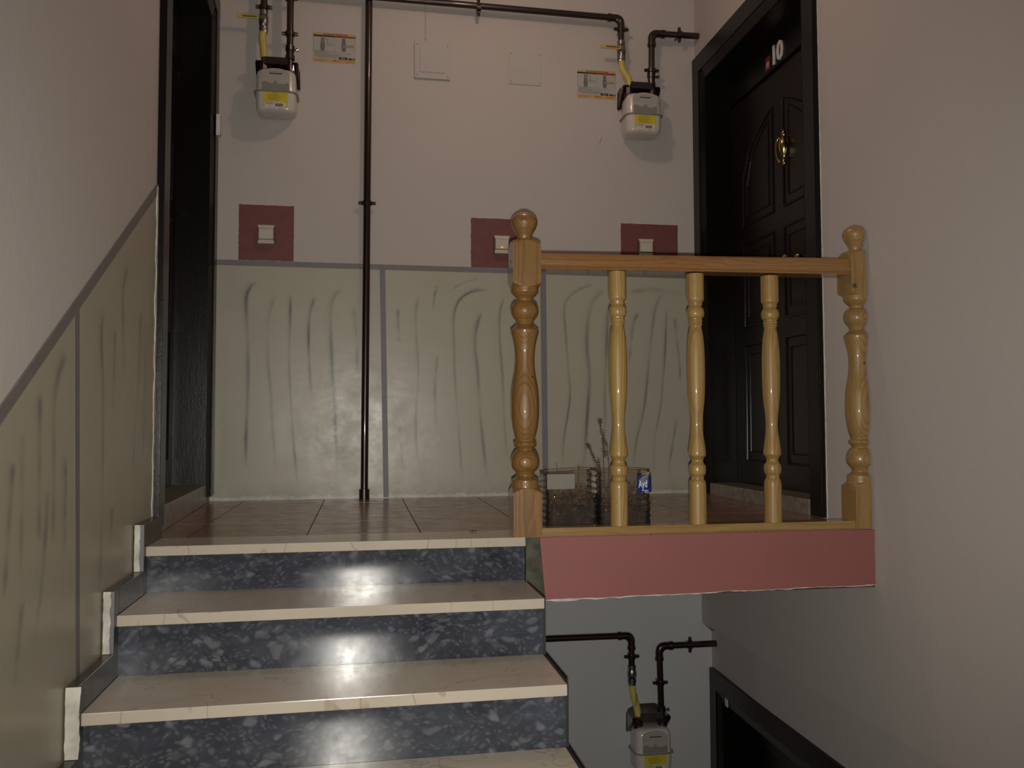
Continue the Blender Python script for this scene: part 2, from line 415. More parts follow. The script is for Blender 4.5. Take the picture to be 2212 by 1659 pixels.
M_RAIL = wood('varnished_pine_handrail', (.29, .145, .045), (.18, .075, .022), (), ox=.1, oy=.12, ring=.0045, axis='X')
M_BRAIL = wood('varnished_pine_bottom_rail', (.34, .22, .072), (.21, .12, .036), (), ox=.02, oy=.1, ring=.007, axis='X', seed=.5)

# ================================================================== THE SETTING
def struct(name, bm, mat, parent=None, smooth=None):
    o = obj(name, bm, mat, parent, smooth)
    if parent is None: o['kind'] = 'structure'
    return o
XR = lambda y: 1.096 + 0.0109*y                       # right wall (slightly out of square)
XL = lambda y: (-1.44 + (y/-1.40)*0.052) if y > -1.40 else -1.388 + min(.003, (-1.40-y)*.01)
YF, YB, ZC, ZLO = -5.8, 0.0, 2.86, -3.28
DSTOP = 1.166

# back wall: upper floor, with the painted dado, stripes and squares as its parts
bm = bmesh.new(); box(bm, -1.75, 1.40, 0.0, 0.2, -0.2, ZC)
wall_back = struct('wall_back', bm, M_WALL)
bm = bmesh.new(); box(bm, -1.75, 1.40, 0.0, 0.2, ZLO, -0.2)
wall_back_low = struct('wall_back', bm, M_WALL_LOW)

def stroke_field(P, S, rng):
    """P (n,2) positions, S strokes (halfwidth, darkness, points) -> darkness per position"""
    out = np.zeros(len(P))
    for hw, dk, pts in S:
        pts = np.array(pts, float)
        # smooth the line
        for _ in range(2):
            q = [pts[0]]
            for a, b in zip(pts, pts[1:]): q += [a*.75+b*.25, a*.25+b*.75]
            q.append(pts[-1]); pts = np.array(q)
        seg = np.linalg.norm(np.diff(pts, axis=0), axis=1); tot = seg.sum(); acc = 0
        best = np.full(len(P), 9.0); tt = np.zeros(len(P)); sd = np.zeros(len(P))
        lo = pts.min(0)-.06; hi = pts.max(0)+.06
        idx = np.where((P[:, 0] > lo[0]) & (P[:, 0] < hi[0]) & (P[:, 1] > lo[1]) & (P[:, 1] < hi[1]))[0]
        for a, b, L in zip(pts, pts[1:], seg):
            if L < 1e-6: continue
            d = b-a; v = P[idx]-a; t = np.clip((v@d)/(L*L), 0, 1); pr = v - t[:, None]*d
            dist = np.linalg.norm(pr, axis=1); side = (d[0]*v[:, 1]-d[1]*v[:, 0])/L
            m = dist < best[idx]; ii = idx[m]
            best[ii] = dist[m]; tt[ii] = (acc + t[m]*L)/tot; sd[ii] = side[m]
            acc += L
        ph = rng.rand(3)*6.28
        mod = .62 + .38*np.sin(tt*5.0+ph[0])*np.sin(tt*11+ph[1])
        mod = mod*np.clip(tt/.07, 0, 1)**.6*np.clip((1-tt)/.16, 0, 1)**.7
        hw = hw*1.15; s = np.exp(-(best/(hw*.75))**2)
        # one soft, smeared side
        soft = .60*np.exp(-(best/(hw*2.1))**2)*(sd < 0)*np.clip(1-tt*1.1, .25, 1)
        out = np.maximum(out, dk*mod*np.clip(s+soft, 0, 1))
    return out
BS=[(0.0082,0.80,[(-1.227,1.086),(-1.26,1.057),(-1.277,1.002),(-1.271,0.893),(-1.262,0.698),(-1.262,0.542),(-1.269,0.348),(-1.27,0.232),(-1.265,0.155)]),
(0.0082,0.40,[(-1.131,1.033),(-1.165,0.934),(-1.171,0.816),(-1.166,0.659),(-1.152,0.542),(-1.144,0.348),(-1.131,0.231),(-1.126,0.123)]),
(0.0053,0.75,[(-1.06,1.027),(-1.061,0.857),(-1.066,0.739),(-1.063,0.621),(-1.05,0.426),(-1.037,0.231),(-1.016,0.067)]),
(0.0066,0.80,[(-0.94,1.017),(-0.966,0.938),(-0.972,0.827),(-0.966,0.661),(-0.955,0.504)]),
(0.0066,0.30,[(-0.924,0.386),(-0.926,0.245)]),
(0.0090,0.80,[(-0.804,1.056),(-0.847,1.027),(-0.864,0.955),(-0.861,0.844),(-0.852,0.622),(-0.84,0.465),(-0.83,0.229),(-0.818,0.111)]),
(0.0074,0.50,[(-0.745,0.966),(-0.739,0.878),(-0.728,0.743),(-0.732,0.623)]),
(0.0066,0.50,[(-0.522,0.97),(-0.524,0.882),(-0.516,0.785)]),
(0.0057,0.45,[(-0.514,0.361),(-0.506,0.242),(-0.496,0.147)]),
(0.0057,0.60,[(-0.417,1.029),(-0.434,0.964),(-0.432,0.851),(-0.422,0.706),(-0.417,0.626),(-0.431,0.481),(-0.433,0.345),(-0.427,0.233),(-0.411,0.146)]),
(0.0057,0.50,[(-0.32,1.088),(-0.34,1.031),(-0.344,0.958)]),
(0.0066,0.50,[(-0.32,0.731),(-0.336,0.57),(-0.331,0.425),(-0.322,0.345)]),
(0.0053,0.65,[(-0.058,1.072),(-0.149,1.064),(-0.214,1.017),(-0.24,0.935),(-0.235,0.773),(-0.231,0.586),(-0.214,0.385),(-0.202,0.184),(-0.192,0.079)]),
(0.0041,0.35,[(-0.108,1.13),(-0.19,1.108),(-0.255,1.065)]),
(0.0082,0.70,[(-0.092,0.954),(-0.116,0.888),(-0.129,0.79),(-0.112,0.668),(-0.104,0.465),(-0.088,0.303),(-0.072,0.142),(-0.06,0.085)]),
(0.0053,0.55,[(0.028,1.039),(0.003,0.956),(0.003,0.808),(0.019,0.628),(0.024,0.425),(0.035,0.262),(0.051,0.132)]),
(0.0053,0.70,[(0.508,1.115),(0.42,1.082),(0.364,1.034),(0.347,0.984),(0.357,0.86),(0.369,0.668),(0.381,0.552),(0.373,0.46),(0.348,0.323),(0.336,0.224),(0.336,0.132)]),
(0.0099,0.70,[(0.572,1.086),(0.516,1.041),(0.487,0.971),(0.473,0.862),(0.474,0.746),(0.487,0.63),(0.48,0.514),(0.467,0.361),(0.458,0.208),(0.441,0.124)]),
(0.0076,0.60,[(0.608,1.028),(0.588,0.957),(0.584,0.825),(0.576,0.669),(0.568,0.553),(0.57,0.36),(0.552,0.168)]),
(0.0068,0.50,[(0.757,0.968),(0.728,0.905),(0.714,0.787),(0.705,0.694)]),
(0.0068,0.60,[(0.905,1.089),(0.863,1.025),(0.846,0.946),(0.833,0.852),(0.815,0.71),(0.799,0.554),(0.784,0.437),(0.738,0.282),(0.722,0.144)]),
(0.0053,0.60,[(0.92,1.003),(0.916,0.924),(0.905,0.711),(0.891,0.594),(0.882,0.476),(0.847,0.32),(0.837,0.243),(0.837,0.104)]),
(0.0061,0.50,[(0.965,0.948),(0.976,0.806),(0.989,0.696),(0.99,0.594)]),
(0.0061,0.50,[(0.971,0.414),(0.944,0.258),(0.923,0.165),(0.926,0.087)]),
(0.0099,0.30,[(0.709,1.081),(0.84,1.104),(1.02,1.076)]),
]
LS=[(0.0120,0.60,[(-2.307,0.535),(-2.364,0.48),(-2.384,0.403),(-2.373,0.278),(-2.37,0.109)]),
(0.0120,0.60,[(-2.466,0.44),(-2.465,0.33),(-2.456,0.116)]),
(0.0120,0.60,[(-2.3,0.301),(-2.289,0.181)]),
(0.0120,0.60,[(-2.013,0.678),(-2.039,0.615),(-2.006,0.469),(-2.0,0.261),(-1.999,0.054),(-2.006,-0.021),(-2.013,-0.089)]),
(0.0120,0.60,[(-1.788,0.839),(-1.836,0.753),(-1.823,0.638),(-1.803,0.51)]),
(0.0120,0.50,[(-1.904,0.642),(-1.911,0.504),(-1.911,0.405)]),
(0.0120,0.50,[(-1.624,0.729),(-1.632,0.52),(-1.679,0.348),(-1.683,0.213)]),
(0.0120,0.50,[(-1.904,0.146),(-1.909,0.049)]),
(0.0120,0.60,[(-2.603,0.298),(-2.626,0.138),(-2.636,0.033)]),
(0.0120,0.40,[(-2.56,0.355),(-2.556,0.196),(-2.554,0.061)]),
(0.0120,0.45,[(-1.551,0.71),(-1.565,0.276),(-1.587,0.187)]),
(0.0120,0.50,[(-2.294,0.213),(-2.293,0.068)]),
(0.0120,0.50,[(-2.405,0.231),(-2.427,0.04),(-2.471,-0.093)]),
(0.0120,0.50,[(-2.539,0.014),(-2.575,-0.155)]),
]

rng = np.random.RandomState(3)
def grid_mesh(name, V, nu, nv, attr, mat, parent):
    me = bpy.data.meshes.new(name)
    i = np.arange((nu-1)*(nv-1)); a = (i // (nv-1))*nv + i % (nv-1)
    F = np.stack([a, a+nv, a+nv+1, a+1], 1)
    me.vertices.add(len(V)); me.vertices.foreach_set('co', V.astype(np.float32).ravel())
    me.loops.add(F.size); me.loops.foreach_set('vertex_index', F.ravel().astype(np.int32))
    me.polygons.add(len(F)); me.polygons.foreach_set('loop_start', (np.arange(len(F))*4).astype(np.int32))
    me.update(calc_edges=True)
    at = me.attributes.new('stroke', 'FLOAT', 'POINT'); at.data.foreach_set('value', attr.astype(np.float32))
    me.materials.append(mat); me.validate()
    return link(bpy.data.objects.new(name, me), parent)
# dado of the landing
nu, nv = 422, 196
u = np.linspace(-1.436, 1.094, nu); v = np.linspace(0.0, DSTOP, nv)
U, Vv = np.meshgrid(u, v, indexing='ij')
P = np.stack([U.ravel(), Vv.ravel()], 1)
A = stroke_field(P, BS, rng)
V3 = np.stack([P[:, 0], np.full(len(P), -0.0015), P[:, 1]], 1)
grid_mesh('painted_dado', V3, nu, nv, A, M_DADO, wall_back)
bm = bmesh.new(); hexa(bm, [(-1.438,-.0025,1.166),(1.095,-.0025,1.161),(1.095,.001,1.161),(-1.438,.001,1.166),(-1.438,-.0025,1.1935),(1.095,-.0025,1.1885),(1.095,.001,1.1885),(-1.438,.001,1.1935)])
obj('painted_stripe', bm, M_STRIPE, wall_back)
for (a, b, c, d) in ((-.619, -.591, -.5955, -.5685), (.219, .251, .229, .259)):
    bm = bmesh.new(); hexa(bm, [(c,-.0022,.004),(d,-.0022,.004),(d,.001,.004),(c,.001,.004),(a,-.0022,1.166),(b,-.0022,1.166),(b,.001,1.166),(a,.001,1.166)])
    obj('painted_stripe', bm, M_STRIPE, wall_back)
def ragged_rect(x0, x1, z0, z1, j=.0012, step=.012, zslope=0.0):
    pts = []; r = random.Random(int(x0*1000)+5)
    def run(a, b):
        n = max(2, int(math.hypot(b[0]-a[0], b[1]-a[1])/step))
        for i in range(n):
            t = i/n; pts.append((a[0]+(b[0]-a[0])*t+r.uniform(-j, j), a[1]+(b[1]-a[1])*t+r.uniform(-j, j)))
    c = [(x0, z0), (x1, z0+zslope), (x1, z1+zslope), (x0, z1)]
    for a, b in zip(c, c[1:]+c[:1]): run(a, b)
    return pts
for (x0, x1, z0, z1) in ((-1.316, -1.048, 1.195, 1.475), (-.148, .118, 1.190, 1.451), (.664, .985, 1.190, 1.452)):
    bm = bmesh.new(); prism_xz(bm, ragged_rect(x0, x1, z0, z1), -.0016, .001); obj('painted_square', bm, M_RED, wall_back)
# hairline scuffs on the plaster
bm = bmesh.new()
for pts in ([(.563, 1.921), (.557, 1.900), (.548, 1.872)], [(.546, 1.866), (.543, 1.85)]):
    tube(bm, [(x, 0.0003, z) for x, z in pts], [.0008]+[.0014]*(len(pts)-2)+[.0006], 6)
obj('pencil_scuff', bm, plain('scuff_grey', (.16, .13, .12), .9), wall_back)

# right wall, in its own slightly turned frame: local x = 0 is the wall face
AR = -0.0109
wall_right = bmesh.new()
for y0, y1, z0, z1 in ((-1.26, YF, -.69, ZC), (-.09, 0.05, 0, ZC), (-1.26, -.09, 2.28, ZC), (-1.26, 0.05, -.69, 0.0)):
    box(wall_right, 0, .3, min(y0, y1), max(y0, y1), z0, z1)
wall_right = struct('wall_right', wall_right, M_WALL); wall_right.location = (1.096, 0, 0); wall_right.rotation_euler = (0, 0, AR)
# lower storey wall: set back a little, with a sloping plaster edge under the beam
bm = bmesh.new()
Lw = [(1.152, .05), (1.146, -.11), (1.118, -.6), (1.0995, -1.30), (1.076, -2.1), (1.034, YF)]
for si, ((xa, ya), (xb, yb)) in enumerate(zip(Lw, Lw[1:])):
    ZB = -1.03 if si in (1, 2) else ZLO
    hexa(bm, [(xb,yb,ZB),(xb+.25,yb,ZB),(xa+.25,ya,ZB),(xa,ya,ZB),(xb,yb,-.689),(xb+.25,yb,-.689),(xa+.25,ya,-.689),(xa,ya,-.689)])
hexa(bm, [(1.110,-.14,-.692),(1.152,-.14,-.692),(1.152,0,-.742),(1.151,0,-.742),(1.0952,-.14,-.689),(1.16,-.14,-.689),(1.16,0,-.689),(1.0962,0,-.689)])
bmesh.ops.remove_doubles(bm, verts=bm.verts[:], dist=1e-5)
wall_right_low = struct('wall_right', bm, M_WALL)

# left wall: door part slightly turned, then the stair wall
bm = bmesh.new()
def lw(y0, y1, z0, z1):
    hexa(bm, [(-1.80,y0,z0),(XL(y0),y0,z0),(XL(y1),y1,z0),(-1.80,y1,z0),(-1.80,y0,z1),(XL(y0),y0,z1),(XL(y1),y1,z1),(-1.80,y1,z1)])
lw(YF, -1.40, ZLO, ZC); lw(-1.40, -1.34, ZLO, ZC); lw(-1.34, -.12, 2.38, ZC); lw(-1.34, -.12, ZLO, 0.0); lw(-.12, .05, ZLO, ZC)
wall_left = struct('wall_left', bm, M_WALL)
nu, nv = 250, 200
ys = np.linspace(-1.428, -3.4, nu); ts = np.linspace(0, 1, nv)
top = 1.171+.622*(ys+1.444)-.030; bot = -.28+.56*(ys+1.65)
Yg = np.repeat(ys, nv); Zg = (bot[:, None]+(top-bot)[:, None]*ts[None, :]).ravel()
P = np.stack([Yg, Zg], 1); A = stroke_field(P, LS, rng)
V3 = np.stack([np.full(len(P), -1.385+.0015), P[:, 0], P[:, 1]], 1)
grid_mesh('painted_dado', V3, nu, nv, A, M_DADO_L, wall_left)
XW = -1.385
bm = bmesh.new(); zf = lambda y: 1.171+.622*(y+1.444)
hexa(bm, [(XW-.002,-3.4,zf(-3.4)-.034),(XW+.0025,-3.4,zf(-3.4)-.034),(XW+.0025,-1.42,zf(-1.42)-.034),(XW-.002,-1.42,zf(-1.42)-.034),
          (XW-.002,-3.4,zf(-3.4)),(XW+.0025,-3.4,zf(-3.4)),(XW+.0025,-1.42,zf(-1.42)),(XW-.002,-1.42,zf(-1.42))])
M_STRIPE_L = plain('brown_grey_stripe_paint', (.155, .135, .13), .5, var=.08)
obj('painted_stripe', bm, M_STRIPE_L, wall_left)
bm = bmesh.new()
hexa(bm, [(XW-.002,-2.190,-.30),(XW+.0022,-2.190,-.30),(XW+.0022,-2.158,-.30),(XW-.002,-2.158,-.30),
          (XW-.002,-2.258,.655),(XW+.0022,-2.258,.655),(XW+.0022,-2.223,.665),(XW-.002,-2.223,.665)])
obj('painted_stripe', bm, M_STRIPE_L, wall_left)
r = random.Random(4); pl = []
for i in range(60):
    z = .07+1.10*i/59; pl.append((-1.4395-r.uniform(0, .010)-.006*math.sin(i*.7), z))
pl += [(-1.4265+r.uniform(0, .006), .07+1.10*i/59) for i in range(59, -1, -1)]
bm = bmesh.new(); prism_yz(bm, pl, XW-.001, XW+.004); obj('bare_plaster_edge', bm, M_EDGE, wall_left)

ceiling = struct('ceiling', bbox(-1.8, 1.4, YF-.2, .2, ZC, ZC+.15), M_CEIL)
wall_front = struct('wall_front', bbox(-1.8, 1.4, YF-.2, YF, ZLO, ZC), M_WALL)

# landing slab with its tiles
bm = bmesh.new()
box(bm, -.172, 1.078, -1.645, -1.40, -.205, -.005); box(bm, -1.384, -.1722, -1.608, -1.40, -.205, -.032)
hexa(bm, [(-1.75,-1.40,-.205),(1.30,-1.40,-.205),(1.30,.05,-.205),(-1.75,.05,-.205),(-1.75,-1.40,-.005),(1.30,-1.40,-.005),(1.30,.05,-.005),(-1.75,.05,-.005)])
floor = struct('floor', bm, M_GROUT)
xs = [None, -1.27, -.885, -.503, -.122, .26, .642, 1.024, None]
rows = [(0.0, -.223), (-.223, -.635), (-.635, -1.047), (-1.047, -1.455), (-1.455, -1.640)]
for (ya, yb) in rows:
    for i in range(8):
        if yb < -1.5 and i < 4: continue
        x0a = XL(ya)+.002 if i == 0 else xs[i]; x0b = XL(yb)+.002 if i == 0 else xs[i]
        if i == 0 and yb < -1.40: x0b = -1.384
        x1a = XR(ya)-.002 if i == 7 else xs[i+1]; x1b = XR(yb)-.004 if i == 7 else xs[i+1]
        if i == 7 and yb < -1.5: x1b = 1.076; x1a = 1.078
        if yb < -1.5 and i == 4: x0a = x0b = -.170
        g = .0018; bm = bmesh.new(); dz = random.uniform(-.0004, .0004)
        hexa(bm, [(x0b+g,yb+g,-.006),(x1b-g,yb+g,-.006),(x1a-g,ya-g,-.006),(x0a+g,ya-g,-.006),(x0b+g,yb+g,dz),(x1b-g,yb+g,dz),(x1a-g,ya-g,dz),(x0a+g,ya-g,dz)])
        obj('tile', bm, M_TILE, floor)
bm = bmesh.new()
prism_xz(bm, [(-.172, -.206), (-.108, -.206), (-.127, -.003), (-.172, -.003)], -1.649, -1.643); obj('slab_end', bm, M_CONC, floor)
r = random.Random(11); n = 70
lowl = [(-.108+(1.078+.108)*i/n, -.206+.011*i/n+.0012*math.sin(i*.37)+r.uniform(-.0009, .0009)) for i in range(n+1)]
bm = bmesh.new(); prism_xz(bm, lowl+[(1.0765+r.uniform(-.002,.002), -.195+.19*i/12) for i in range(1, 12)]+[(1.077, -.003), (-.126, -.003)], -1.6515, -1.643)
obj('fascia', bm, M_FASCIA, floor, None)
lw2 = [(x, z-.0015-.0045*abs(mnoise.noise(Vector((x*9, 1, 0))))-r.uniform(0, .002)-(.006 if -.08 < x < .0 else 0)) for x, z in lowl]
bm = bmesh.new(); prism_xz(bm, lowl+lw2[::-1], -1.6495, -1.643); obj('bare_plaster_edge', bm, M_WHITEP if 'M_WHITEP' in globals() else M_EDGE, floor)

# lower storey floor and the half landing behind the camera
struct('floor', bbox(-1.8, 1.4, YF, .2, ZLO-.15, ZLO), M_TILE)
struct('floor', bbox(-1.38, 1.03, YF, -4.30, -1.84, -1.66), M_TILE)

# ================================================================== STAIRS
stairs = thing('staircase', 'flight of steps with cream marble treads and blue-grey marble risers', 'stairs', (0, 0, 0))
NZ = [0.0, -.142, -.308, -.4755]; 
NL = [-1.650, -1.962, -2.253, -2.545]; NR = [-1.650, -1.946, -2.232, -2.522]
while len(NZ) < 10: NZ.append(NZ[-1]-.1675); NL.append(NL[-1]-.29); NR.append(NR[-1]-.29)
X0, X1, TH, OV = -1.352, -.173, .0295, .020
for k in range(10):
    z = NZ[k]
    if k == 0: bl = br = -1.457
    else: bl, br = NL[k-1]+OV+.001, NR[k-1]+OV+.001
    bm = bmesh.new()
    x0 = X0 if k else X0
    hexa(bm, [(x0,NL[k],z-TH),(X1,NR[k],z-TH),(X1,br,z-TH),(x0,bl,z-TH),(x0,NL[k],z),(X1,NR[k],z),(X1,br,z),(x0,bl,z)])
    bevel(bm, .0022, 2)
    t = obj('tread', bm, M_TREAD, stairs)
    zb = NZ[k+1] if k < 9 else -1.66
    bm = bmesh.new()
    xr = X1
    hexa(bm, [(x0,NL[k]+OV,zb),(xr,NR[k]+OV,zb),(xr,NR[k]+OV+.02,zb),(x0,NL[k]+OV+.02,zb),(x0,NL[k]+OV,z-TH-.0004),(xr,NR[k]+OV,z-TH-.0004),(xr,NR[k]+OV+.02,z-TH-.0004),(x0,NL[k]+OV+.02,z-TH-.0004)])
    obj('riser', bm, M_RISER, stairs)
    # stepped skirting on the wall side
    xf0, xf1 = XW+.0055, X0
    yf = NL[k]-.024
    bm = bmesh.new(); box(bm, xf0, xf1, yf, NL[k]+OV, zb, z+.070); bevel(bm, .001, 1); obj('skirting_piece', bm, M_SKIRT, stairs)
    ybk = -1.435 if k == 0 else NL[k-1]-.0245
    bm = bmesh.new(); box(bm, xf0, xf1, NL[k]+OV+.0005, ybk, z-(.03 if k == 0 else .0), z+.070); bevel(bm, .001, 1); obj('skirting_piece', bm, M_SKIRT, stairs)
    # rough painted front edge of that skirting
    rr = random.Random(k); m = 14; zt_, zb_ = z+.069, (NZ[k+1]+.071 if k < 9 else -1.6)
    pts = [(xf0-.001+rr.uniform(0, .002), zb_+(zt_-zb_)*i/m) for i in range(m+1)]
    pts += [(xf0+(.016 if k == 0 else .019 if k == 1 else .033)+rr.uniform(-.003, .001), zb_+(zt_-zb_)*i/m) for i in range(m, -1, -1)]
    bm = bmesh.new(); prism_xz(bm, pts, yf-.0015, yf+.0005); obj('painted_edge', bm, M_EDGE, stairs)
    bm = bmesh.new(); box(bm, xf0, xf1, yf-.0008, yf+.0004, zb_, zt_); obj('skirting_front', bm, M_SKF if 'M_SKF' in globals() else M_STRIPE, stairs)
# concrete body below the marble
pts = []
for k in range(10):
    pts.append(((NL[k]+OV+.0205), NZ[k]-TH-.0005)); pts.append((NL[k]+OV+.0205, (NZ[k+1] if k < 9 else -1.66)-TH-.0005))
pts = [( -1.46, -TH-.0005)]+pts+[(-4.29, -1.84), (-4.15, -1.84), (-1.60, -.40), (-1.46, -.206)]
pts = [(y+.012, z-.002) for y, z in pts]; pts[0] = (-1.46, -.034); bm = bmesh.new(); prism_yz(bm, pts, X0+.001, X1-.030); obj('stair_body', bm, M_CONC, stairs)
pts = []
for k in range(1, 10):
    pts.append((NR[k-1]+OV+.003, NZ[k]-.001)); pts.append((NR[k]+OV+.003, NZ[k]-.001))
pts = pts+[(NR[9]+OV, -1.66), (-4.29, -1.84), (-4.15, -1.84), (-1.68, -.44), (-1.631, -.40)]
bm = bmesh.new(); prism_yz(bm, pts, X1+.0005, X1+.0085)
bmesh.ops.triangulate(bm, faces=[f for f in bm.faces if len(f.verts) > 4]); obj('side_panel', bm, M_DARK, stairs)

# ================================================================== BALUSTRADE
NEW = [(1.0902, 0.0), (1.0895, .008), (1.087, 0.0165), (1.0759, 0.0346), (1.066, .0425), (1.0569, 0.0454), (1.047, .0445), (1.0394, 0.0416), (1.0285, 0.0378), (1.0262, 0.0350), (1.016, .0300), (1.0087, 0.0258), (0.9972, 0.0228), (.9935, .0232), (.9925, .036), (0.9885, 0.0385), (0.9873, 0.0475), (0.9721, 0.0690), (0.9720, 0.0690), (0.8441, 0.0690), (.844, .0690), (0.8293, 0.0485), (0.8276, 0.047), (0.8118, 0.047), (.809, .0418), (0.8055, 0.0412), (0.7945, 0.0282), (0.7871, 0.026), (.781, .028), (.780, .035), (0.7787, 0.0380), (0.7646, 0.0463), (0.7489, 0.048), (0.7363, 0.0446), (0.7255, 0.0378), (.7245, .0350), (0.7127, 0.0289), (0.7049, 0.0266), (0.6870, 0.0475), (.6850, .0482), (0.6829, 0.0476), (0.6751, 0.0469), (0.6484, 0.0395), (0.6218, 0.0343), (0.5827, 0.0324), (0.5484, 0.0343), (0.5164, 0.0397), (0.49, 0.0447), (0.4642, 0.047), (0.4243, 0.0482), (0.3996, 0.0476), (0.3724, 0.0449), (0.3453, 0.0401), (0.3181, 0.032), (0.3135, 0.0311), (.312, .0330), (0.3080, 0.0401), (.3045, .0375), (0.3000, 0.0402), (0.2887, 0.0279), (0.2820, 0.0290), (.281, .0345), (0.2693, 0.0419), (0.2562, 0.0472), (0.2397, 0.0487), (0.2268, 0.046), (0.2170, 0.0392), (.216, .0365), (0.2021, 0.0279), (0.1964, 0.0284), (0.1860, 0.0440), (.1835, .0460), (0.162, 0.046), (0.1589, 0.0476), (0.1426, 0.0690), (.1425, .0690), (0.0, 0.0690)]
BAL = [(0.894, 0.0308), (0.8081, 0.0308), (.803, .0302), (0.7992, 0.0287), (0.7937, 0.0239), (.7925, .0245), (0.7889, 0.0238), (0.7873, 0.0247), (0.7841, 0.0242), (0.7809, 0.0215), (0.7777, 0.0239), (0.7729, 0.0279), (0.7648, 0.0306), (0.7543, 0.0312), (0.744, 0.0287), (0.7392, 0.0255), (.7385, .0235), (0.7333, 0.0228), (0.7296, 0.0245), (0.7256, 0.0245), (0.7224, 0.022), (0.7184, 0.0244), (0.7152, 0.0233), (0.7104, 0.0207), (0.7056, 0.0209), (0.6826, 0.0259), (0.6377, 0.0299), (0.5931, 0.031), (0.5334, 0.031), (0.4889, 0.0301), (0.4595, 0.0285), (0.4309, 0.0257), (0.4032, 0.0225), (0.3673, 0.0207), (0.3341, 0.0222), (0.3068, 0.0263), (0.2788, 0.03), (0.2689, 0.0307), (0.262, 0.0302), (.261, .0298), (0.25, 0.0213), (0.2437, 0.0202), (0.2374, 0.0213), (.2300, .0255), (0.2290, 0.0278), (0.2232, 0.0294), (0.2106, 0.0303), (0.1996, 0.0291), (0.1940, 0.0262), (.1930, .0240), (0.187, 0.0231), (0.1807, 0.0227), (.1775, .0240), (0.1760, 0.0262), (0.1666, 0.029), (0.1578, 0.03), (0.028, 0.0304)]
balus = thing('balustrade', 'varnished pine balustrade with turned posts along the landing edge', 'balustrade', (0, 0, 0))
def soften(P):
    """round gentle bends, keep crisp beads"""
    out = [P[0]]
    for a, b, c in zip(P, P[1:], P[2:]):
        l1 = math.hypot(b[0]-a[0], b[1]-a[1]); l2 = math.hypot(c[0]-b[0], c[1]-b[1])
        f1 = .25; f2 = .25
        if l1 < .0035: f1 = .1
        if l2 < .0035: f2 = .1
        if l1 > .05: f1 = .004/l1
        if l2 > .05: f2 = .004/l2
        out.append((b[0]+(a[0]-b[0])*f1, b[1]+(a[1]-b[1])*f1)); out.append((b[0]+(c[0]-b[0])*f2, b[1]+(c[1]-b[1])*f2))
    out.append(P[-1]); return out
def newel(cx, mat, cut=None):
    bm = bmesh.new(); P = soften(soften(NEW)); P[0] = (P[0][0], 0.0)
    lathe(bm, P, 64, sq=.0475)
    if cut is not None:
        g = bmesh.ops.bisect_plane(bm, geom=bm.verts[:]+bm.edges[:]+bm.faces[:], plane_co=(cut, 0, 0), plane_no=(1, 0, 0), clear_outer=True)
        bmesh.ops.holes_fill(bm, edges=[e for e in bm.edges if e.is_boundary], sides=0)
        bmesh.ops.triangulate(bm, faces=[f for f in bm.faces if len(f.verts) > 4]); fixn(bm)
    o = obj('newel_post', bm, mat, balus, 32); o.location = (cx, -1.602, 0); return o
n1 = newel(-.1645, M_NEWEL)
n2 = newel(1.058, M_NEWEL2, cut=.012); n2['label'] = 'newel post sawn lengthwise against the wall'
bm = bmesh.new(); tube(bm, [(-.0474, -.004, .918), (-.0480, -.004, .918)], .0042, 12); obj('screw_hole', bm, M_DARK, n1)
for i, x in enumerate((.1607, .4426, .7216)):
    bm = bmesh.new(); lathe(bm, soften(soften(BAL)), 40); o = obj('baluster', bm, M_BAL[i], balus, 32); o.location = (x, -1.602, -.001)
# handrail with a small bead along the lower edge
sec = [(-1.562, .892), (-1.642, .892), (-1.6435, .8945), (-1.6425, .8985), (-1.638, .9005), (-1.641, .904), (-1.6425, .908), (-1.642, .930), (-1.639, .939), (-1.632, .944), (-1.572, .944), (-1.565, .939), (-1.562, .930)]
bm = bmesh.new()
xa, xb = -.118, 1.010
ra = [bm.verts.new((xa, y, z)) for y, z in sec]; rb = [bm.verts.new((xb, y, z+.009+(.008 if z > .92 else 0))) for y, z in sec]
bm.faces.new(ra); bm.faces.new(rb[::-1])
for i in range(len(sec)): bm.faces.new((ra[i], rb[i], rb[(i+1) % len(sec)], ra[(i+1) % len(sec)]))
fixn(bm); obj('handrail', bm, M_RAIL, balus, 30)
obj('bottom_rail', bbox(-.118, 1.012, -1.640, -1.574, 0.0, .027, .002), M_BRAIL, balus)

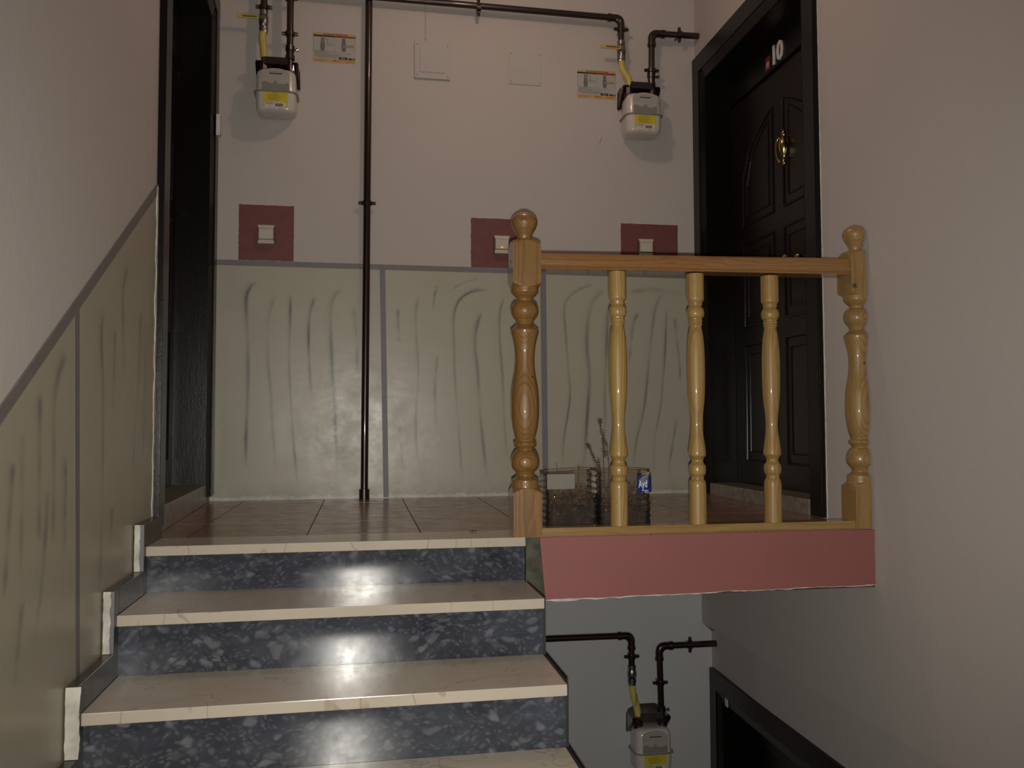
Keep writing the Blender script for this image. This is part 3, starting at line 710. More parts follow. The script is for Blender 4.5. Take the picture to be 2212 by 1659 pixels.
# ================================================================== DOORS
def door(name, label_handles, loc, rz, s, far, near, zb, ztop, zsill, num=False, lower=False):
    """local frame: wall face x=0, recess towards s*x, far/near = (outer, inner) y of the casing legs"""
    root = bpy.data.objects.new(name, None); COL.objects.link(root); root.location = loc; root.rotation_euler = (0, 0, rz); root['kind'] = 'structure'
    fo, fi = far; no, ni = near
    def bb(x0, x1, y0, y1, z0, z1, bw=0.0): return bbox(s*x0, s*x1, y0, y1, z0, z1, bw)
    def leg(o, i):
        d = 1 if i < o else -1    # direction from outer to inner along y is negative when i<o
        bm = bmesh.new(); y1 = o+(i-o)*.68
        box(bm, min(s*-.024, s*.0), max(s*-.024, s*.0), min(o, y1), max(o, y1), zb, ztop)
        bevel(bm, .004, 2)
        # inner bevelled strip
        a, b = y1, i
        P = [(-.019, a), (0.004, a), (0.004, b), (-.004, b)]
        va = [bm.verts.new((s*x, y, zb)) for x, y in P]; vb = [bm.verts.new((s*x, y, ztop-.05)) for x, y in P]
        bm.faces.new(va); bm.faces.new(vb[::-1])
        for q in range(4): bm.faces.new((va[q], vb[q], vb[(q+1) % 4], va[(q+1) % 4]))
        fixn(bm); obj('casing', bm, M_DOOR, root)
    leg(fo, fi); leg(no, ni)
    zi = ztop-.142
    bm = bmesh.new(); box(bm, min(s*-.0245, 0), max(s*-.0245, 0), no, fo, ztop-.095, ztop+.0005); bevel(bm, .004, 2)
    P = [(-.0195, ztop-.095), (.004, ztop-.095), (.004, zi), (-.004, zi)]
    va = [bm.verts.new((s*x, ni, z)) for x, z in P]; vb = [bm.verts.new((s*x, fi, z)) for x, z in P]
    bm.faces.new(va); bm.faces.new(vb[::-1])
    for q in range(4): bm.faces.new((va[q], vb[q], vb[(q+1) % 4], va[(q+1) % 4]))
    fixn(bm); obj('casing', bm, M_DOOR, root)
    dj = .15
    obj('jamb', bb(0.0, dj, fi-.004, fo-.03, zsill, zi+.03), M_DOOR, root)
    obj('jamb', bb(0.0, dj, no+.03, ni+.004, zsill, zi+.03), M_DOOR, root)
    obj('jamb', bb(0.0, dj, ni, fi, zi-.004, zi+.05), M_DOOR, root)
    obj('transom', bb(dj-.02, dj+.02, ni, fi, 2.06 if not lower else ztop-.30, zi), M_DOOR, root)
    zl = zsill+.002; zt = 2.057 if not lower else ztop-.303
    lf = obj('door_leaf', bb(dj-.003, dj+.04, ni+.002, fi-.006, zl, zt, .002), M_LEAF, root)
    W = (fi-.006)-(ni+.002); yc = (fi+ni)/2
    for sgn in (-1, 1):
        ya, yb = yc+sgn*.055, yc+sgn*(W/2-.13)
        for z0, z1, arch in ((zl+.12, zl+.70, 0), (zl+.80, zl+1.22, 0), (zl+1.32, zl+1.83, 1)):
            for ins, rr in ((0.0, .007), (.045, .005)):
                y0_, y1_ = ya+sgn*ins, yb-sgn*ins; q0, q1 = z0+ins, z1-ins
                if arch:
                    top = [(y1_, q1-.26)]+[(y1_+(y0_-y1_)*math.sin(t*PI/2/8), q1-.26+.26*math.sin(t*PI/2/8)**.5*1.0) for t in range(1, 8)]+[(y0_, q1)]
                else: top = [(y1_, q1), (y0_, q1)]
                loop = [(y0_, q0), (y1_, q0)]+top+[(y0_, q0)]
                bm = bmesh.new(); tube(bm, [(s*(dj-.004), a, b) for a, b in loop], rr, 6); obj('moulding', bm, M_LEAF, lf)
            if not arch:
                pb = bmesh.new(); box(pb, *sorted((s*(dj-.006), s*(dj-.002))), min(ya+sgn*.06, yb-sgn*.06), max(ya+sgn*.06, yb-sgn*.06), z0+.06, z1-.06); obj('raised_panel', pb, M_LEAF, lf)
    obj('sill', bb(-.006, dj+.05, no+.135, fo-.135, 0.0 if not lower else zb, zsill, .004), M_SILL, root)
    return root, lf, dj
# the door with number 10, right of the landing
d1, leaf1, dj = door('door_1', '', (1.096, 0, 0), AR, 1, (-.018, -.150), (-1.330, -1.200), 0.004, 2.362, .064, num=True)
Mside = lambda x, y, z: Matrix.Translation((x, y, z)) @ Matrix.Rotation(-PI/2, 4, 'Z') @ Matrix.Rotation(PI/2, 4, 'X')
xt = dj-.0215
text('number', '1', .130, M_LETTER, d1, Mside(xt, -.688, 2.115), extrude=.004, bold=.0025)
text('number', '0', .130, M_LETTER, d1, Mside(xt, -.748, 2.115), extrude=.004, bold=.0025)
pl_ = obj('number_plate', bbox(xt-.002, xt+.001, -.646, -.598, 2.072, 2.138, .001), M_PRED, d1)
text('digits', '10', .042, M_LETTER, pl_, Mside(xt-.003, -.622, 2.098), extrude=.0004, sx=.8)
# knocker: pendant lion-less ring plate, urn shaped
kx = dj-.004
bm = bmesh.new()
lathe(bm, [(1.565, 0), (1.570, .008), (1.582, .012), (1.592, .008), (1.600, .006), (1.615, .012), (1.640, .024), (1.665, .027), (1.690, .022), (1.700, .012), (1.708, .009), (1.716, .012), (1.726, .010), (1.736, .005), (1.742, 0)][::-1], 20, cx=kx-.012, cy=-.760)
kn = obj('door_knocker', bm, M_BRASS, leaf1, 40)
bm = bmesh.new()
tube(bm, arc_path([(kx-.030, -.752, 1.700), (kx-.038, -.742, 1.688), (kx-.040, -.738, 1.640), (kx-.036, -.745, 1.600), (kx-.030, -.755, 1.580)], .03, 5), .0055, 10)
obj('knocker_ring', bm, M_BRASS, kn, 50)
for (yy, zz, rr) in ((-.835, 1.112, .026), (-.955, 1.100, .020)):
    bm = bmesh.new()
    prof = [(0, .018), (.006, .019), (.010, .010), (.030, .009), (.036, rr*.75), (.046, rr), (.058, rr*.95), (.066, rr*.6), (.069, 0)]
    lathe(bm, [(-a, b) for a, b in prof], 20)
    bmesh.ops.transform(bm, matrix=Matrix.Translation((kx, yy, zz)) @ Matrix.Rotation(PI/2, 4, 'Y'), verts=bm.verts[:])
    fixn(bm); obj('door_knob', bm, M_BRASS, leaf1, 40)
# left door
AL = math.atan2(.052, 1.40)
d2, leaf2, _ = door('door_2', '', (-1.44, 0, 0), AL, -1, (-.020, -.170), (-1.428, -1.300), 0.03, 2.490, .090)
obj('bevel_reflection', bbox(.0, .006, -1.300, -1.222, .095, 2.22), M_STRIP, d2)  # added flat strip, the casing bevel's reflection put in as grey colour
# lower door
d3, leaf3, _ = door('door_3', '', (1.152, 0, 0), -0.0345, 1, (-.015, -.150), (-1.400, -1.260), ZLO+.002, -.925, ZLO+.06, lower=True)
obj('door_label', bbox(-.022, -.0185, -.262, -.228, -1.060, -1.018), M_LAB_W, d3).rotation_euler = (0, 0, 0)
r = random.Random(9)
pl = [(-1.3315-r.uniform(0, .004), .0+2.36*i/80) for i in range(81)]+[(-1.3290, .0+2.36*i/80) for i in range(80, -1, -1)]
bm = bmesh.new(); prism_yz(bm, pl, -.0035, .001); obj('bare_plaster_edge', bm, M_EDGE, wall_right)
# little white box on the left door frame
bp_ = thing('bell_push', 'small white plastic box stuck on the dark left door frame', 'bell push', (XL(-.1)+.024, -.105, 1.83), AL)
obj('housing', bbox(0, .020, -.024, .024, -.050, .055, .004), M_BELL, bp_)
obj('cover_slot', bbox(.0195, .0205, -.016, .016, -.046, -.036), M_INK_G, bp_)

# ================================================================== GAS FITTINGS
def clamp(bm, p, axis, r=.0175, ear=.044):
    """wall clamp round a pipe: band, two ears with screws, stem to the wall. axis = pipe direction"""
    x, y, z = p
    if axis == 'z':
        tube(bm, [(x, y, z-.011), (x, y, z+.011)], r+.005, 16)
        box(bm, x-ear+.006, x+ear-.006, y-.005, y+.005, z-.008, z+.008)
        for sx in (-1, 1): tube(bm, [(x+sx*(ear-.014), y, z), (x+sx*ear, y, z)], .0085, 8)
    else:
        tube(bm, [(x-.011, y, z), (x+.011, y, z)], r+.005, 16)
        box(bm, x-.008, x+.008, y-.005, y+.005, z-ear+.006, z+ear-.006)
        for sz in (-1, 1): tube(bm, [(x, y, z+sz*(ear-.014)), (x, y, z+sz*ear)], .0085, 8)
    tube(bm, [(x, y, z), (x, -.0005, z)], .006, 8)
def pipe_part(name, parent, pts, r=.0170, rad=.055, mat=None):
    bm = bmesh.new(); tube(bm, arc_path(pts, rad), r, 18); return obj(name, bm, mat or M_PIPE, parent, 50)
def clamp_part(parent, p, axis, **k):
    bm = bmesh.new(); clamp(bm, p, axis, **k); return obj('pipe_clamp', bm, M_PIPE, parent, 40)
def elbow(parent, c, d1, d2, r=.0205, rad=.050):
    c = Vector(c); bm = bmesh.new()
    tube(bm, arc_path([c+Vector(d1)*rad*1.25, c, c+Vector(d2)*rad*1.25], rad, 8), r, 18)
    for d in (d1, d2): tube(bm, [c+Vector(d)*rad*1.15, c+Vector(d)*rad*1.45], r+.003, 18)
    return obj('elbow', bm, M_PIPE, parent, 50)
# the riser down to the floor
rp = thing('gas_riser_pipe', 'tall thin oxblood pipe running straight down the back wall to the floor', 'pipe', (-.69, -.035, 0))
rp_l = lambda x, y, z: (x+.69, y+.035, z)
bm = bmesh.new(); tube(bm, [rp_l(-.6915, -.035, 0), rp_l(-.6785, -.035, 2.86)], .0188, 20); obj('pipe', bm, M_PIPE, rp, 50)
bm = bmesh.new(); tube(bm, [rp_l(-.6912, -.035, .0), rp_l(-.6912, -.035, .050)], .0262, 20); obj('floor_sleeve', bm, M_PIPE, rp, 50)
bm = bmesh.new(); clamp(bm, (0, 0, 0), 'z', .0188); o = obj('pipe_clamp', bm, M_PIPE, rp, 40); o.location = rp_l(-.6845, -.035, 1.497)
# supply run along the top of the wall
sp = thing('gas_supply_pipe', 'horizontal oxblood pipe along the wall top with drops to both upper meters', 'pipe', (0, 0, 0))
SY = -.062
pipe_part('pipe', sp, [(-1.41, SY, 2.566), (.657, SY, 2.549), (.657, SY, 2.425)])
elbow(sp, (.657, SY, 2.549), (-1, 0, 0), (0, 0, -1), r=.0195)
pipe_part('pipe', sp, [(-1.199, SY, 2.566), (-1.199, SY, 2.440)])
clamp_part(sp, (-.115, SY, 2.546), 'x'); clamp_part(sp, (.657, SY, 2.489), 'z', ear=.040); clamp_part(sp, (-1.199, SY, 2.462), 'z', ear=.040)
# outlets
def outlet(label, pts, clamps, union, nip, grp=None):
    t = thing('gas_outlet_pipe', label, 'pipe', (0, 0, 0), 0, grp)
    pipe_part('pipe', t, pts)
    for p, a in clamps: clamp_part(t, p, a, ear=.040)
    x, y, z = union
    bm = bmesh.new(); lathe(bm, [(z+.038, .0185), (z+.036, .023), (z+.012, .023), (z+.010, .0195), (z-.012, .0195), (z-.014, .0235), (z-.034, .0235), (z-.036, .018)], 12, cx=x, cy=y); obj('union', bm, M_PIPE, t, 30)
    bm = bmesh.new(); tube(bm, [(x, y, z+nip), (x+.034, y-.004, z+nip+.006)], .005, 8); tube(bm, [(x+.030, y-.004, z+nip+.004), (x+.042, y-.005, z+nip+.008)], .0085, 8); obj('test_nipple', bm, M_PIPE, t, 40)
    return t
o1 = outlet('short oxblood pipe rising from the upper left gas meter', [(-1.068, -.088, 2.135), (-1.068, -.088, 2.600), (-1.10, -.088, 2.64), (-1.42, -.088, 2.64)], [((-1.069, -.088, 2.323), 'z'), ((-1.071, -.088, 2.505), 'z')], (-1.068, -.088, 2.225), .012)
o2 = outlet('oxblood pipe bending from the upper right gas meter into the right wall', [(.824, SY, 2.135), (.828, SY, 2.480), (1.094, SY, 2.484)], [((.825, SY, 2.275), 'z'), ((.985, SY, 2.483), 'x')], (.824, SY, 2.222), .012)
elbow(o2, (.828, SY, 2.480), (0, 0, -1), (1, 0, 0))
lp = thing('gas_supply_pipe', 'dark oxblood pipe on the lower storey wall beneath the pink slab', 'pipe', (0, 0, 0))
pipe_part('pipe', lp, [(-1.37, SY, -.716), (.683, SY, -.728), (.683, SY, -.895)]); elbow(lp, (.683, SY, -.728), (-1, 0, 0), (0, 0, -1), r=.0190)
clamp_part(lp, (.683, SY, -.836), 'z', ear=.040)
o3 = outlet('dark oxblood pipe bending from the lower meter into the right wall', [(.843, SY, -1.215), (.834, SY, -.790), (1.148, SY, -.790)], [((.837, SY, -.978), 'z'), ((1.003, SY, -.790), 'x')], (.841, SY, -1.135), .012)
elbow(o3, (.834, SY, -.790), (0, 0, -1), (1, 0, 0))
# ball valves
def valve(label, x, z0, z1, handle=None):
    t = thing('ball_valve', label, 'valve', (x, SY, z0)); H = z1-z0
    bm = bmesh.new()
    lathe(bm, [(H, .0175), (H, .0215), (H*.80, .0215), (H*.78, .0195), (H*.66, .0235), (H*.48, .0245), (H*.30, .0225), (H*.24, .0195), (H*.22, .0225), (H*.05, .0225), (0, .019)], 16)
    vb = obj('valve_body', bm, M_CHROME, t, 25)
    bm = bmesh.new(); tube(bm, [(0, 0, -.012), (0, 0, .004)], .0205, 12); obj('hose_nut', bm, M_CHROME, t, 30)
    bm = bmesh.new(); tube(bm, [(0, -.02, H*.52), (0, -.036, H*.52)], .008, 12); tube(bm, [(0, -.034, H*.52), (0, -.040, H*.52)], .011, 6); obj('stem', bm, M_CHROME, t, 30)
    if handle:
        a, b = handle; zz = H*.52
        lv = obj('lever', bbox(b-x, .006, -.036, -.033, zz-.006, zz+.006, .001), M_CHROME, t)
        bm = bmesh.new(); box(bm, a-x, b-x+.012, -.039, -.030, zz-.0095, zz+.0095); bevel(bm, .003, 2); hs = obj('lever_sleeve', bm, M_YEL_H, t)
        bm = bmesh.new(); rr = random.Random(1); xx = a-x+.028
        while xx < b-x+.004:
            w_ = rr.uniform(.002, .004); box(bm, xx, xx+w_, -.0396, -.0388, zz-.0035, zz+.004); xx += w_+.0012
        obj('print', bm, M_INK, hs)
    return t
v1 = valve('nickel ball valve with yellow lever above the upper left meter', -1.200, 2.340, 2.442, (-1.325, -1.232))
v2 = valve('nickel ball valve with yellow lever above the upper right meter', .657, 2.318, 2.424, (.533, .632))
v3 = valve('grey ball valve without lever on the lower storey pipe', .684, -.972, -.882)
# hoses
def hose(label, pts, r=.0185, prints=False):
    t = thing('gas_hose', label, 'hose', pts[0])
    P = [Vector(p)-Vector(pts[0]) for p in pts]
    for _ in range(2):
        Q = [P[0]]
        for a, b in zip(P, P[1:]): Q += [a*.75+b*.25, a*.25+b*.75]
        Q.append(P[-1]); P = Q
    bm = bmesh.new(); tube(bm, P, r, 18); h = obj('sleeve', bm, M_HOSE, t, 60)
    e = P[-1]; bm = bmesh.new(); tube(bm, [e+Vector((0, 0, .004)), e-Vector((0, 0, .034))], .0155, 18); obj('ferrule', bm, M_CHROME, t, 50)
    return t, h
hose('short straight yellow gas hose entering the upper left meter', [(-1.202, -.066, 2.330), (-1.206, -.068, 2.30), (-1.198, -.072, 2.25), (-1.194, -.075, 2.198)], .0185)
hose('yellow gas hose bent in an S above the upper right meter', [(.657, -.066, 2.308), (.656, -.07, 2.275), (.672, -.074, 2.245), (.694, -.076, 2.215), (.697, -.077, 2.182)], .0180)
t3, h3 = hose('long slanting yellow gas hose above the lower storey meter', [(.684, -.066, -.982), (.687, -.068, -1.03), (.706, -.072, -1.09), (.714, -.075, -1.155)], .0180)
tx = text('lettering', 'WARNING', .017, M_INK, h3, Matrix.Translation((.006+.006, -.0245, -.070)) @ Matrix.Rotation(math.radians(4), 4, 'Y') @ Matrix.Rotation(PI/2, 4, 'Y') @ Matrix.Rotation(PI/2, 4, 'X'), sx=.8)

def word_bars(bm, x0, x1, z, h, y, rr, fill=1.0, th=.0003):
    x = x0
    while x < x0+(x1-x0)*fill:
        w_ = rr.uniform(.004, .011); x2 = min(x+w_, x1); box(bm, x, x2, y-th, y+.0002, z, z+h); x = x2+.0016
def meter(label, x0, z0, s=1.0, plate_mat=None, pale=False):
    t = thing('gas_meter', label, 'gas meter', (x0, 0, z0)); cy = -.082
    bm = bmesh.new(); loft_rr(bm, [(0, .074, .053, cy+.003, .03), (.002, .083, .060, cy+.001, .032), (.008, .090, .0665, cy, .034), (.018, .0945, .0700, cy, .036), (.035, .0962, .0712, cy, .036), (.096, .0972, .0722, cy, .036)], .034, 6); obj('lower_housing', bm, M_METER, t, 40)
    bm = bmesh.new(); loft_rr(bm, [(.095, .104, .0785, cy, .040), (.0965, .1065, .081, cy, .042), (.1005, .1065, .081, cy, .042), (.102, .104, .0785, cy, .040)], .04, 6); obj('seam_flange', bm, M_FLANGE, t, 40)
    bm = bmesh.new(); loft_rr(bm, [(.101, .0962, .0712, cy, .036), (.185, .0945, .070, cy, .036), (.200, .091, .067, cy, .036), (.211, .083, .059, cy, .034), (.217, .070, .047, cy, .03), (.219, .055, .035, cy, .02)], .034, 6); obj('upper_housing', bm, M_METER, t, 40)
    # faceplate with an arched top
    arch = [(.066*math.cos(a), .186+.026*math.sin(a)) for a in [PI*i/12 for i in range(13)]]
    bm = bmesh.new(); prism_xz(bm, [(-.066, .104)]+[(.066, .104)]+arch, -.1570, -.150); fp = obj('faceplate', bm, M_PLATE, t)
    bm = bmesh.new(); prism_xz(bm, [(-.064, .105), (.064, .105), (.064, .134), (.050, .139), (.036, .134), (.018, .134), (.010, .140), (-.010, .140), (-.018, .134), (-.034, .139), (-.048, .146), (-.064, .142)], -.1576, -.1568); obj('index_window', bm, M_PLATE_D, fp)
    for q in ((0, .146, .0062), (.058, .140, .004)):
        bm = bmesh.new(); tube(bm, [(q[0], -.157, q[1]), (q[0], -.159, q[1])], q[2], 12); obj('seal', bm, M_FLANGE, fp)
    rr = random.Random(int(x0*100)); bm = bmesh.new()
    xx = -.030
    while xx < .030: box(bm, xx, xx+.0044, -.1579, -.1568, .182, .1885); xx += .0056
    obj('serial_number', bm, M_INK, fp)
    bm = bmesh.new(); word_bars(bm, -.032, .012, .195, .0022, -.1574, rr); word_bars(bm, .024, .038, .193, .0022, -.1574, rr); word_bars(bm, -.052, -.036, .168, .0016, -.1574, rr); obj('fine_print', bm, M_INK_G, fp)
    # yellow warning label with the white card below
    yl = -.1557
    bm = bmesh.new(); prism_xz(bm, [(-.057, .022), (-.046, .022), (-.046, .044), (.047, .044), (.047, .020), (.058, .020), (.058, .093), (-.057, .094)], yl, -.150); lb = obj('warning_label', bm, M_LAB_Y, t)
    bm = bmesh.new(); box(bm, -.050, .050, yl-.0004, -.150, .008, .0435); cd_ = obj('data_card', bm, M_LAB_W, t)
    bm = bmesh.new()
    for i in range(8): word_bars(bm, -.040+rr.uniform(0, .01), .036-rr.uniform(0, .02), .052+i*.0042, .0017, yl-.0001, rr, .95)
    word_bars(bm, -.014, .012, .0875, .0028, yl-.0001, rr); obj('fine_print', bm, plain('olive_print', (.20, .16, .02), .6), lb)
    bm = bmesh.new(); box(bm, -.044, -.008, yl-.0008, yl-.0003, .0335, .0415); box(bm, -.001, .036, yl-.0008, yl-.0003, .0225, .0375) ; obj('barcode', bm, M_INK_G, cd_)
    bm = bmesh.new(); xx = -.041
    for w_ in (.006, .005, .006, .007): box(bm, xx, xx+w_, yl-.0012, yl-.0007, .0352, .0398); xx += w_+.0022
    obj('code_print', bm, M_LAB_W, cd_)
    bm = bmesh.new(); word_bars(bm, -.037, -.018, .025, .0018, yl-.0004, rr); word_bars(bm, -.043, .002, .0125, .0022, yl-.0004, rr); word_bars(bm, .012, .034, .0125, .003, yl-.0004, rr); obj('fine_print', bm, M_INK_G, cd_)
    # unions on top
    for sx in (-.066, .066):
        bm = bmesh.new(); lathe(bm, [(.262, .019), (.260, .0235), (.236, .0235), (.234, .027), (.214, .027), (.206, .024)], 8 if not pale else 12, cx=sx, cy=-.076); obj('union_nut', bm, M_BRACKET, t, 30)
    # bracket
    bm = bmesh.new()
    prism_xz(bm, [(-.108, .170), (.108, .170), (.106, .262), (.094, .285), (.050, .306), (-.050, .306), (-.094, .285), (-.106, .262)], -.006, -.0005)
    box(bm, -.1, .1, -.100, -.004, .266, .270); box(bm, -.06, .06, -.103, -.100, .255, .290)
    for sx in (-1, 1):
        v = [bm.verts.new((sx*.1, a, b)) for a, b in ((-.004, .160), (-.004, .266), (-.100, .266), (-.100, .250))]; v2_ = [bm.verts.new((sx*.1035, a, b)) for a, b in ((-.004, .160), (-.004, .266), (-.100, .266), (-.100, .250))]
        bm.faces.new(v); bm.faces.new(v2_[::-1])
        for q in range(4): bm.faces.new((v[q], v2_[q], v2_[(q+1) % 4], v[(q+1) % 4]))
    fixn(bm); obj('wall_bracket', bm, M_CHROME if pale else M_BRACKET, t)
    for sx in (-.085, .085):
        bm = bmesh.new(); disc_y(bm, (sx, -.006, .175), .007, .004); obj('screw', bm, M_CHROME, t, 40)
    return t
meter('cream gas meter with yellow label near the left door', -1.130, 1.905)
meter('cream gas meter with yellow label near the right corner, above the railing', .757, 1.902)
meter('cream gas meter on the lower storey wall, cut by the photo edge', .775, -1.405, pale=True)

# ================================================================== STICKERS, COVERS, SWITCHES
def sticker(label, x0, z0, w_=.2140, h=.1540, seed=0):
    t = thing('instruction_sticker', label, 'sticker', (x0, 0, z0)); rr = random.Random(seed)
    sh = obj('sheet', bbox(-w_/2, w_/2, -.0018, .0002, -h/2, h/2), M_SHEET, t)
    Y = -.0019
    def flat(name, mat, boxes, d=.0003, par=None):
        bm = bmesh.new()
        for b in boxes: box(bm, b[0], b[1], Y-d, Y+.0003, b[2], b[3])
        return obj(name, bm, mat, par or t)
    H = h/2; W = w_/2
    flat('amber_band', M_S_OR, [(-W, W, H-.0125, H)]); flat('amber_band', M_S_OR, [(-W, W, -H, -H+.0175)])
    flat('green_band', M_S_GR, [(-W, 0, H-.0215, H-.0125)]); flat('red_band', M_S_RD, [(0, W, H-.0215, H-.0125)])
    for q in (0.0, -W+.001, W-.001): flat('frame_line', M_INK_G, [(q-.0005, q+.0005, -.022, H-.0215)])
    for cx, lever in ((-.060, 0), (.046, 1)):
        pts = [(-.008, -.018), (.008, -.018), (.0085, -.012), (.0105, -.008), (.0115, .006), (.0105, .024), (.0085, .032), (.0085, .052), (-.0085, .052), (-.0085, .032), (-.0105, .024), (-.0115, .006), (-.0105, -.008), (-.0085, -.012)]
        bm = bmesh.new(); prism_xz(bm, [(cx+a, b) for a, b in pts], Y-.0003, Y+.0003); vp = obj('valve_picture', bm, M_S_VAL, t)
        if not lever: flat('lever_picture', M_YEL_P, [(cx-.003, cx+.004, .016, .052)], .0006, vp)
        else: flat('lever_picture', M_YEL_P, [(cx+.018, cx+.052, .006, .0185)], .0006, vp); flat('hub_picture', M_FLANGE, [(cx-.004, cx+.018, .006, .015)], .0005, vp)
    bm = bmesh.new(); tube(bm, arc_path([(-.048, Y, .047), (-.036, Y, .044), (-.034, Y, .020)], .012, 5), .0014, 6); obj('arrow', bm, M_INK_G, t)
    bm = bmesh.new()
    z = -.019; rows_ = ((-.1, .020, 1), (-.1, -.030, 1), (-.1, .085, 1), (-.1, -.020, 1), (-.1, .040, 1), (-.1, .025, 1), (-.1, .075, 1), (-.098, .020, 1), (-.088, .015, 1))
    for i, (a, b, _) in enumerate(rows_): word_bars(bm, a, b-rr.uniform(0, .006), z-i*.0043, .0016, Y-.0001, rr)
    word_bars(bm, -.042, -.006, .018, .0020, Y-.0001, rr); word_bars(bm, -.040, -.008, .012, .0020, Y-.0001, rr)
    obj('fine_print', bm, M_INK_G, t)
    bm = bmesh.new(); xx = -.056
    for n_ in (4, 5, 3, 9, 6):
        for i in range(n_): box(bm, xx, xx+.0030, Y-.0006, Y, H-.0100, H-.0035); xx += .0040
        xx += .0035
    obj('heading', bm, plain('heading_ink', (.10, .055, .02), .6), t)
    flat('navy_badge', M_S_BL, [(.022, .066, -H+.0185, -H+.030)], .0006); flat('green_badge', M_S_GR, [(.071, .105, -H+.0185, -H+.028)], .0006)
    bm = bmesh.new()
    for i in range(5): box(bm, .032+i*.005, .0352+i*.005, Y-.0010, Y-.0004, -H+.0225, -H+.0262)
    for i in range(3): box(bm, .089+i*.0045, .0912+i*.0045, Y-.0010, Y-.0004, -H+.0215, -H+.0255)
    obj('badge_print', bm, M_LAB_W, t)
    bm = bmesh.new(); word_bars(bm, -.102, -.028, -H+.0105, .0028, Y-.0003, rr); word_bars(bm, -.100, -.050, -H+.0050, .0024, Y-.0003, rr); obj('fine_print', bm, M_INK_G, t)
    bm = bmesh.new(); disc_y(bm, (.004, Y-.0001, -H+.010), .0052, .0006, 14)
    xx = -.016
    for i in range(14):
        if not -.004 < xx < .008: box(bm, xx, xx+.0024, Y-.0007, Y, -H+.0075, -H+.0125)
        xx += .0036
    word_bars(bm, .052, .098, -H+.0095, .003, Y-.0003, rr); word_bars(bm, .056, .098, -H+.0045, .002, Y-.0003, rr); obj('orange_print', bm, plain('orange_ink', (.36, .07, .015), .5), t)
    return t
sticker('gas safety sticker between the upper left meter and the tall pipe', -.853, 2.305, seed=1)
sticker('gas safety sticker left of the upper right meter', .535, 2.204, seed=2)
def cover(label, x0, x1, z0, z1, d, inner):
    t = thing('junction_box_cover', label, 'cover plate', ((x0+x1)/2, 0, (z0+z1)/2)); W, H = (x1-x0)/2, (z1-z0)/2
    obj('plate', bbox(-W, W, -d, .001, -H, H, .002), M_COVER, t)
    if inner: obj('inner_panel', bbox(-W+.026, W-.030, -d-.004, -d+.001, -H+.032, H-.028, .0015), M_COVER, t)
    for sx in (-1, 1):
        for sz in (-1, 1):
            bm = bmesh.new(); disc_y(bm, (sx*(W-.014), -d+.0002, sz*(H-.016)), .0032, .0012, 10); obj('screw', bm, M_INK_G, t)
cover('painted-over square cover plate with a thin cable above, left of the pair', -.444, -.258, 2.173, 2.368, .013, True)
cover('flat painted-over square cover plate, right of the pair', .054, .233, 2.176, 2.356, .005, False)
cb = bmesh.new(); tube(cb, [(-.386, -.003, 2.370), (-.3865, -.003, 2.43), (-.386, -.003, 2.70), (-.386, -.003, 2.855)], .0028, 8); box(cb, -.391, -.381, -.007, 0, 2.387, 2.396)
tag(obj('cable', cb, M_COVER, None, 50), 'thin painted-over cable running up from the left cover plate', 'cable')
def switch(label, x0, z0, led=False):
    t = thing('light_switch', label, 'light switch', (x0, 0, z0), 0)
    bm = bmesh.new(); hexa(bm, [(-.0405,-.022,-.042),(.0405,-.022,-.042),(.043,.001,-.044),(-.043,.001,-.044),(-.0405,-.022,.042),(.0405,-.022,.042),(.043,.001,.044),(-.043,.001,.044)]); obj('side_frame', bm, M_SW_SIDE, t)
    rk = obj('rocker', bbox(-.0345, .0345, -.034, -.020, -.0235, .0275, .0015), M_SWITCH, t)
    for z0_, z1_, w0, w1 in ((.0290, .0470, .0350, .0410), (-.0460, -.0260, .0400, .0350)):
        bm = bmesh.new(); hexa(bm, [(-w0,-.032,z0_),(w0,-.032,z0_),(w0,-.001,z0_),(-w0,-.001,z0_),(-w1,-.028,z1_),(w1,-.028,z1_),(w1,-.001,z1_),(-w1,-.001,z1_)]); obj('cap', bm, M_SWITCH, t)
    if led:
        bm = bmesh.new(); bmesh.ops.create_uvsphere(bm, u_segments=12, v_segments=8, radius=.0062); bmesh.ops.scale(bm, vec=(1.15, .35, .75), verts=bm.verts[:]); bmesh.ops.translate(bm, vec=(-.001, -.0345, -.0155), verts=bm.verts[:])
        obj('indicator_lamp', bm, M_LED, rk, 60)
switch('ivory light switch on the leftmost red square', -1.181, 1.322)
switch('ivory light switch with glowing orange lamp on the middle red square', .012, 1.309, True)
switch('ivory light switch half hidden behind the handrail, on the right red square', .797, 1.318)

